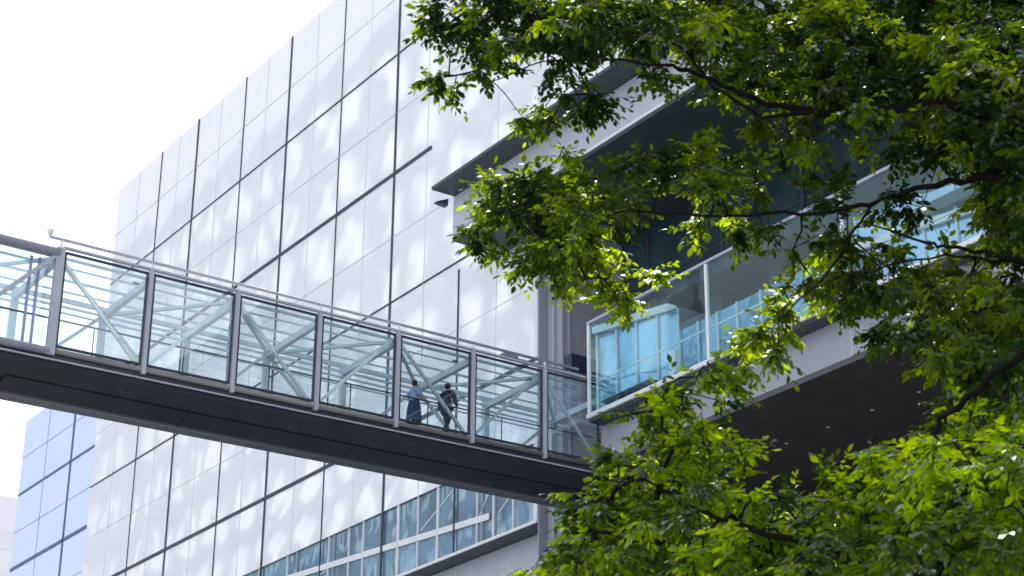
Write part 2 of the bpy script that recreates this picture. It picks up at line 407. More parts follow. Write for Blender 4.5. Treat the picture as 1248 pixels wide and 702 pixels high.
# hull
h = MB()
def hull(mb, prof, x0, x1):
    n = len(mb.v); k = len(prof)
    for x in (x0, x1): mb.v += [(x, y, sl(z, x)) for y, z in prof]
    for i in range(k):
        j = (i + 1) % k; mb.f.append((n + i, n + j, n + k + j, n + k + i)); mb.m.append(0)
    mb.f.append(tuple(n + i for i in range(k))[::-1]); mb.f.append(tuple(n + k + i for i in range(k))); mb.m += [0, 0]
hull(h, [(50.02, 21.14), (50.04, 21.00), (50.92, 20.84), (51.6, 20.90), (52.68, 20.84), (53.56, 21.0), (53.58, 21.14)], XL, XR + 4)
h.build('girder', M['hull'], br)
h = MB()
x = 16.85
while x < XR + 4:
    x2 = min(x + 5.756, XR + 4)
    hull(h, [(50.95, 20.815), (51.72, 20.615), (51.88, 20.615), (52.65, 20.815)], x + .015, x2 - .015); x = x2
h.build('keel_panel', M['hull'], br)
for x in [PX[0] + 1.2 + 2.878 * k for k in range(7)]:
    h = MB(); h.bar((x, 50.03, sl(21.0, x)), (x, 50.90, sl(20.836, x)), .018, .02); h.build('seam', M['frame'], br)
for x in [PX[0] + 2.6 + 5.756 * k for k in range(3)]:
    h = MB(); h.tube([(x, 50.5, sl(20.95, x)), (x, 50.5, sl(20.86, x))], .045, 10); h.build('drain_outlet', M['frame'], br)
h = MB(); slope_bar(h, XL, XR + .5, 50.0, 21.20, .10, .04); h.build('edge_strip', M['pale_steel'], br)
h = MB(); slope_bar(h, XL, XR + .5, 50.07, 21.31, .05, .20); h.build('shadow_gap', M['frame'], br)
h = MB(); hull(h, [(50.1, 21.42), (53.5, 21.42), (53.5, 21.60), (50.1, 21.60)], XL, XR + 4); h.build('deck', M['taupe'], br)
# sill tube, head and frames per bay
h = MB(); h.tube([(17.8, 50.0, sl(21.46, 17.8)), (XR, 50.0, sl(21.46, XR))], .075, 12); h.build('sill_tube', M['taupe'], br, smooth=True)
h = MB(); h.tube([(XL, 49.98, sl(21.43, XL)), (17.7, 49.98, sl(21.43, 17.7))], .12, 14); h.build('outer_bottom_tube', M['pale_steel'], br, smooth=True)
h = MB(); h.tube([(XL, 49.98, 24.50), (17.7, 49.98, 24.50)], .15, 14); h.build('outer_top_tube', M['pale_steel'], br, smooth=True)
h = MB(); h.bar((17.8, 49.98, 24.70), (XR, 49.98, 24.70), .12, .07); h.build('roof_edge', M['pale_steel'], br, bevel=.01)
h = MB(); h.bar((XL, YFAR, 24.62), (XR + 4, YFAR, 24.62), .12, .14); h.build('far_roof_edge', M['inner_steel'], br)
for k in range(7):
    x0 = PX[k] + (.16 if k == 0 else .10); x1 = (PX[k + 1] - .10) if k < 6 else XR - .02
    zb0, zb1 = sl(21.63, x0), sl(21.63, x1)
    f = MB()
    f.bar((x0, 50, 24.56), (x1, 50, 24.56), .07, .065)
    f.bar((x0, 50, zb0 - .01), (x1, 50, zb1 - .01), .07, .07)
    f.bar((x0 + .02, 50, zb0), (x0 + .02, 50, 24.55), .05, .07, up=(0, 1, 0)); f.bar((x1 - .02, 50, zb1), (x1 - .02, 50, 24.55), .05, .07, up=(0, 1, 0))
    fr = f.build('window_frame', M['frame'], br)
    p = MB(); p.poly([(x0 + .02, 50.01, zb0), (x1 - .02, 50.01, zb1), (x1 - .02, 50.01, 24.53), (x0 + .02, 50.01, 24.53)])
    p.build('pane', M['bridge_glass'], fr)
for k, x in enumerate(PX):
    wd = .26 if k == 0 else .13
    p = MB(); p.box(x - wd / 2, x + wd / 2, 49.90, 50.06, sl(21.32, x), 24.66); p.build('post', M['pale_steel'], br, bevel=.012)
# leftmost open bays, left of the first post
p = MB(); p.bar((XL, 50.36, 23.0), (17.6, 50.36, 23.0), .015, 2.9); p.build('recessed_glass', M['bridge_glass'], br)
for k in range(1, 6):
    xa = PX[0] - BAY * k
    p = MB()
    if k % 2: p.bar((xa + .1, 49.98, 21.62), (PX[0] - BAY * (k - 1) - .1, 49.98, 24.42), .11, .12)
    else: p.bar((xa + .1, 49.98, 24.42), (PX[0] - BAY * (k - 1) - .1, 49.98, 21.62), .11, .12)
    p.build('outer_brace', M['pale_steel'], br)
    p = MB(); p.box(xa - .07, xa + .07, 49.90, 50.06, 21.2, 24.6); p.build('post', M['pale_steel'], br)
for x in (17.0, 17.25, 15.7):
    p = MB(); p.box(x - .035, x + .035, 50.28, 50.34, 21.6, 24.35); p.build('inner_mullion', paint('violet_grey_steel', (.30, .32, .50), .4), br)
# rail on the roof edge
p = MB(); p.tube([(17.35, 49.96, 24.93), (36.4, 49.96, 24.93)], .05, 10)
p.build('roof_rail', M['pale_steel'], br, smooth=True)
for k, x in enumerate(PX):
    p = MB(); p.box(x - .03, x + .03, 49.93, 49.99, 24.66, 24.90); p.build('rail_bracket', M['white_steel'], br)
p = MB()
for i in range(5):
    pass
p.tube([(17.35, 49.96, 24.93), (17.35, 49.96, 25.02), (17.35, 49.96, 25.10), (17.35, 49.96, 25.17), (17.35, 49.96, 25.2)], [.03, .07, .10, .08, .02], 12)
p.build('finial_lamp', M['lamp'], br, smooth=True)
p = MB(); p.bar((33.4, 50.1, 24.80), (36.6, 50.1, 24.80), .10, .06); p.bar((33.4, 50.3, 24.86), (37.2, 50.3, 24.86), .08, .05); p.box(33.35, 33.9, 49.95, 50.25, 24.76, 24.90)
p.build('gutter', M['taupe'], br)
# inner structure, seen through the panes
nodes = [PX[0] - BAY * k for k in range(6, 0, -1)] + PX + [PX[-1] + BAY]
for k, x in enumerate(PX):
    x2 = PX[k + 1] if k < 6 else XR + .2
    p = MB()
    if k % 2 == 0: p.bar((x + .12, 50.16, 24.42), (x2 - .12, 50.16, sl(21.62, x2)), .08, .10)
    else: p.bar((x + .12, 50.16, sl(21.62, x)), (x2 - .12, 50.16, 24.42), .08, .10)
    p.build('side_brace', M['inner_steel'], br)
for k, x in enumerate(nodes):
    p = MB(); p.bar((x, 50.08, 24.36), (x, YFAR - .05, 24.36), .16, .22); p.build('roof_beam', M['inner_steel'], br)
    p = MB(); p.box(x - .10, x + .10, YFAR - .12, YFAR + .08, 21.6, 24.56); p.build('far_post', M['inner_steel'], br)
    if k + 1 < len(nodes):
        x2 = nodes[k + 1]
        p = MB()
        p.bar((x, YFAR - .1, 24.40), (x2, 50.15, 24.40), .09, .10) if k % 2 else p.bar((x, 50.15, 24.40), (x2, YFAR - .1, 24.40), .09, .10)
        p.build('roof_brace', M['inner_steel'], br)
        p = MB()
        if k % 2: p.bar((x, YFAR - .03, 24.4), (x2, YFAR - .03, sl(21.65, x2)), .08, .11)
        else: p.bar((x, YFAR - .03, sl(21.65, x)), (x2, YFAR - .03, 24.4), .08, .11)
        p.build('far_brace', M['inner_steel'], br)
for y, z, a, b in ((50.95, 24.52, .04, .05), (51.8, 24.50, .05, .07), (52.7, 24.52, .04, .05), (53.5, 24.36, .08, .06), (53.5, 24.16, .06, .05), (50.2, 24.46, .06, .08)):
    p = MB(); p.bar((XL, y, z), (XR + 3, y, z), a, b); p.build('purlin', M['inner_steel'], br)
p = MB(); p.bar((XL, YFAR + .02, 21.62), (XR + 3, YFAR + .02, 21.62), .10, .12); p.bar((XL, YFAR + .02, 23.95), (XR + 3, YFAR + .02, 23.95), .04, .05); p.build('far_rail_frame', M['inner_steel'], br)
p = MB(); p.poly([(XL, YFAR + .03, 21.68), (XR + 3, YFAR + .03, 21.68), (XR + 3, YFAR + .03, 24.5), (XL, YFAR + .03, 24.5)]); p.build('far_glass', M['bridge_glass'], br)
p = MB(); p.poly([(XL, 50.0, 24.745), (XR + 3, 50.0, 24.745), (XR + 3, YFAR, 24.70), (XL, YFAR, 24.70)]); p.build('roof_glass', M['roof_glass'], br)
for y in (50.34, 53.3):
    p = MB(); p.tube([(XL, y, sl(22.58, XL)), (XR, y, sl(22.58, XR))], .025, 8)
    for x in nodes: p.bar((x + 1.4, y, sl(21.6, x)), (x + 1.4, y, sl(22.58, x)), .03, .03)
    p.build('handrail', M['slate'], br)
for x in (20.25, 31.6, 34.6):
    p = MB(); p.box(x - .10, x + .10, 50.22, 50.28, 24.24, 24.29); p.build('ceiling_lamp', M['teal_dark'], br)

# ------------------------------------------------------------------ people on the bridge
def skin_figure(name, verts, edges, root, mat, parent=None):
    me = bpy.data.meshes.new(name)
    me.from_pydata([v[:3] for v in verts], edges, []); me.materials.append(mat)
    o = bpy.data.objects.new(name, me); COL.objects.link(o)
    if parent: o.parent = parent
    s = o.modifiers.new('skin', 'SKIN'); s.use_smooth_shade = True
    for i, v in enumerate(verts):
        d = me.skin_vertices[0].data[i]; d.radius = (v[3], v[4] if len(v) > 4 else v[3]); d.use_root = (i == root)
    u = o.modifiers.new('subsurf', 'SUBSURF'); u.levels = 2; u.render_levels = 2
    return o
def person(x, y, rz, label, hgt, woman, top, bottom):
    z0 = sl(21.60, x); s = hgt / 1.70
    root = empty('person', label, 'person', 'people walking over the footbridge'); root.location = (x, y, z0); root.rotation_euler = (0, 0, rz); root.scale = (s, s, s)
    # local frame: +X forward, +Y left, Z up; mid stride
    sw = .16 if woman else .19
    V = [(0, 0, .93, .12, .15), (0, 0, 1.10, .10, .125), (.01, 0, 1.30, .11, .15), (.01, 0, 1.43, .07, .09), (.02, 0, 1.50, .048), (.035, 0, 1.585, .085, .075), (.03, 0, 1.66, .075, .068),
         (.02, sw, 1.40, .055), (-.06, sw + .06, 1.13, .042), (.06, sw + .07, .90, .032), (.08, sw + .07, .82, .03),
         (.02, -sw, 1.40, .055), (.04, -sw - .06, 1.13, .042), (.22, -sw - .02, 1.02, .032), (.30, -sw + .01, 1.03, .03),
         (.03, .09, .86, .085), (.16, .09, .50, .056), (.14, .09, .09, .038), (.27, .09, .03, .03),
         (-.02, -.09, .86, .085), (-.06, -.09, .49, .056), (-.28, -.09, .14, .038), (-.18, -.09, .04, .03)]
    E = [(0, 1), (1, 2), (2, 3), (3, 4), (4, 5), (5, 6), (3, 7), (7, 8), (8, 9), (9, 10), (3, 11), (11, 12), (12, 13), (13, 14), (0, 15), (15, 16), (16, 17), (17, 18), (0, 19), (19, 20), (20, 21), (21, 22)]
    skin_figure('body', V, E, 0, M['skin'], root)
    # face and hair
    f = MB(); f.tube([(.115, 0, 1.60), (.142, 0, 1.575), (.125, 0, 1.562)], [.008, .014, .012], 6); f.build('nose', M['skin'], root, True)
    hz = bpy.data.meshes.new('hair'); bm = bmesh.new()
    bmesh.ops.create_uvsphere(bm, u_segments=18, v_segments=12, radius=1)
    for v in bm.verts:
        v.co = Vector((.005 + v.co.x * .108, v.co.y * .098, 1.635 + v.co.z * (.095 if v.co.z > 0 else (.13 if woman else .10))))
        if v.co.x > .06 and v.co.z < 1.66: v.co.x = .055
    for q in bm.faces: q.smooth = True
    bm.to_mesh(hz); bm.free(); hz.materials.append(M['hair'])
    ho = bpy.data.objects.new('hair', hz); COL.objects.link(ho); ho.parent = root
    # jacket or blouse: torso and sleeves as one skinned garment
    g = .022
    TV = [(0, 0, .90, .13 + g, .16 + g), (0, 0, 1.10, .11 + g, .135 + g), (.01, 0, 1.30, .115 + g, .155 + g), (.01, 0, 1.44, .075 + g, .10 + g)]
    TE = [(0, 1), (1, 2), (2, 3)]
    for sd, el, wr in ((1, (-.06, sw + .06, 1.13), (.06, sw + .07, .90)), (-1, (.04, -sw - .06, 1.13), (.22, -sw - .02, 1.02))):
        n = len(TV); TV.append((.02, sd * sw, 1.40, .055 + g)); TV.append((el[0], el[1], el[2], .045 + g)); TE += [(3, n), (n, n + 1)]
        if not woman: TV.append((wr[0], wr[1], wr[2], .038 + g * .7)); TE.append((n + 1, n + 2))
    skin_figure('blouse' if woman else 'jacket', TV, TE, 1, top, root)
    if woman:
        p = MB(); rings = [(.98, .15, .19), (.86, .18, .23), (.65, .22, .25), (.36, .255, .265), (.24, .26, .27)]
        seg = 20
        for z, a, b in rings:
            for k in range(seg):
                t = 2 * math.pi * k / seg; rr = 1 + .05 * math.sin(t * 5) * (1 if z < .7 else 0)
                p.v.append((math.cos(t) * a * rr, math.sin(t) * b * rr, z))
        for i in range(len(rings) - 1):
            for k in range(seg):
                a = i * seg + k; b = i * seg + (k + 1) % seg; p.f.append((a, b, b + seg, a + seg)); p.m.append(0)
        p.build('skirt', bottom, root, True)
    else:
        TV = [(0, 0, .95, .13, .16), (.03, .09, .84, .10), (.16, .09, .50, .075), (.14, .09, .12, .06), (-.02, -.09, .84, .10), (-.06, -.09, .49, .075), (-.27, -.09, .17, .06)]
        skin_figure('trousers', TV, [(0, 1), (1, 2), (2, 3), (0, 4), (4, 5), (5, 6)], 0, bottom, root)
    for a in ((.14, .09, .05, .30), (-.28, -.09, .10, -.14)):
        p = MB(); p.tube([(a[0] - .06, a[1], a[2]), (a[0] + .06, a[1], a[2]), (a[0] + .17, a[1], a[2] - .015), (a[0] + .20, a[1], a[2] - .02)], [.035, .048, .036, .015], 10); p.build('shoe', M['bag'], root, True)
    return root
person(30.22, 50.52, math.radians(12), 'woman in light blue blouse and long navy skirt walking across the bridge', 1.66, True, M['blouse'], M['skirt'])
person(31.55, 50.62, math.radians(28), 'person in dark teal suit seen from behind, carrying a black bag', 1.84, False, M['suit'], M['suit'])
def bag(x, y, z, rz, label):
    r = empty('shoulder_bag', label, 'bag'); r.location = (x, y, z); r.rotation_euler = (0, 0, rz)
    b = MB(); b.box(-.19, .19, -.06, .06, 0, .28); b.build('bag_body', M['bag'], r, bevel=.03)
    b = MB(); b.tube([(-.12, 0, .28), (-.08, 0, .46), (0, 0, .54), (.08, 0, .46), (.12, 0, .28)], .012, 6); b.build('strap', M['bag'], r)
bag(31.33, 50.40, 22.33, math.radians(30), 'black leather bag hanging at the side of the person in the suit')

# ------------------------------------------------------------------ buildings across the street, seen mirrored in the facade
ot = empty('opposite_tower', 'white gridded office tower across the street, mirrored in the glossy facade', 'building')
w = MB(); w.box(-75, -25.6, 120, 300, 0, 127); w.build('wall', M['tower_white'], ot)
w = MB()
y = 120.0; k = 0
while y <= 300:
    t = 1.1 if k % 2 else 1.7
    w.box(-25.9, -25.0, y - t, y + t, 0, 127); y += 8.6; k += 1
z = 4.0; k = 0
while z < 127:
    t = 1.2 if k % 2 else 1.6
    w.box(-25.85, -25.12, 120, 300, z - t, z + t); z += 9.3; k += 1
w.build('sun_screen_grid', M['tower_rib'], ot)
w = MB(); w.box(-76, -24.9, 118, 302, 127, 152); w.build('reflection_block', M['reflection_grey'], ot)  # unseen block added to grey the reflection in the top facade row
pb = empty('opposite_podium', 'low glazed podium block at the far end of the footbridge', 'building')
w = MB(); w.box(-60, -24.2, 20, 100, 0, 30); w.build('wall', M['ribbon_glass'], pb)
w = MB()
for z in (5, 10, 15, 20.4, 25, 29.8): w.box(-24.19, -23.9, 20, 100, z - .4, z + .4)
w.build('floor_bands', M['tower_white'], pb)

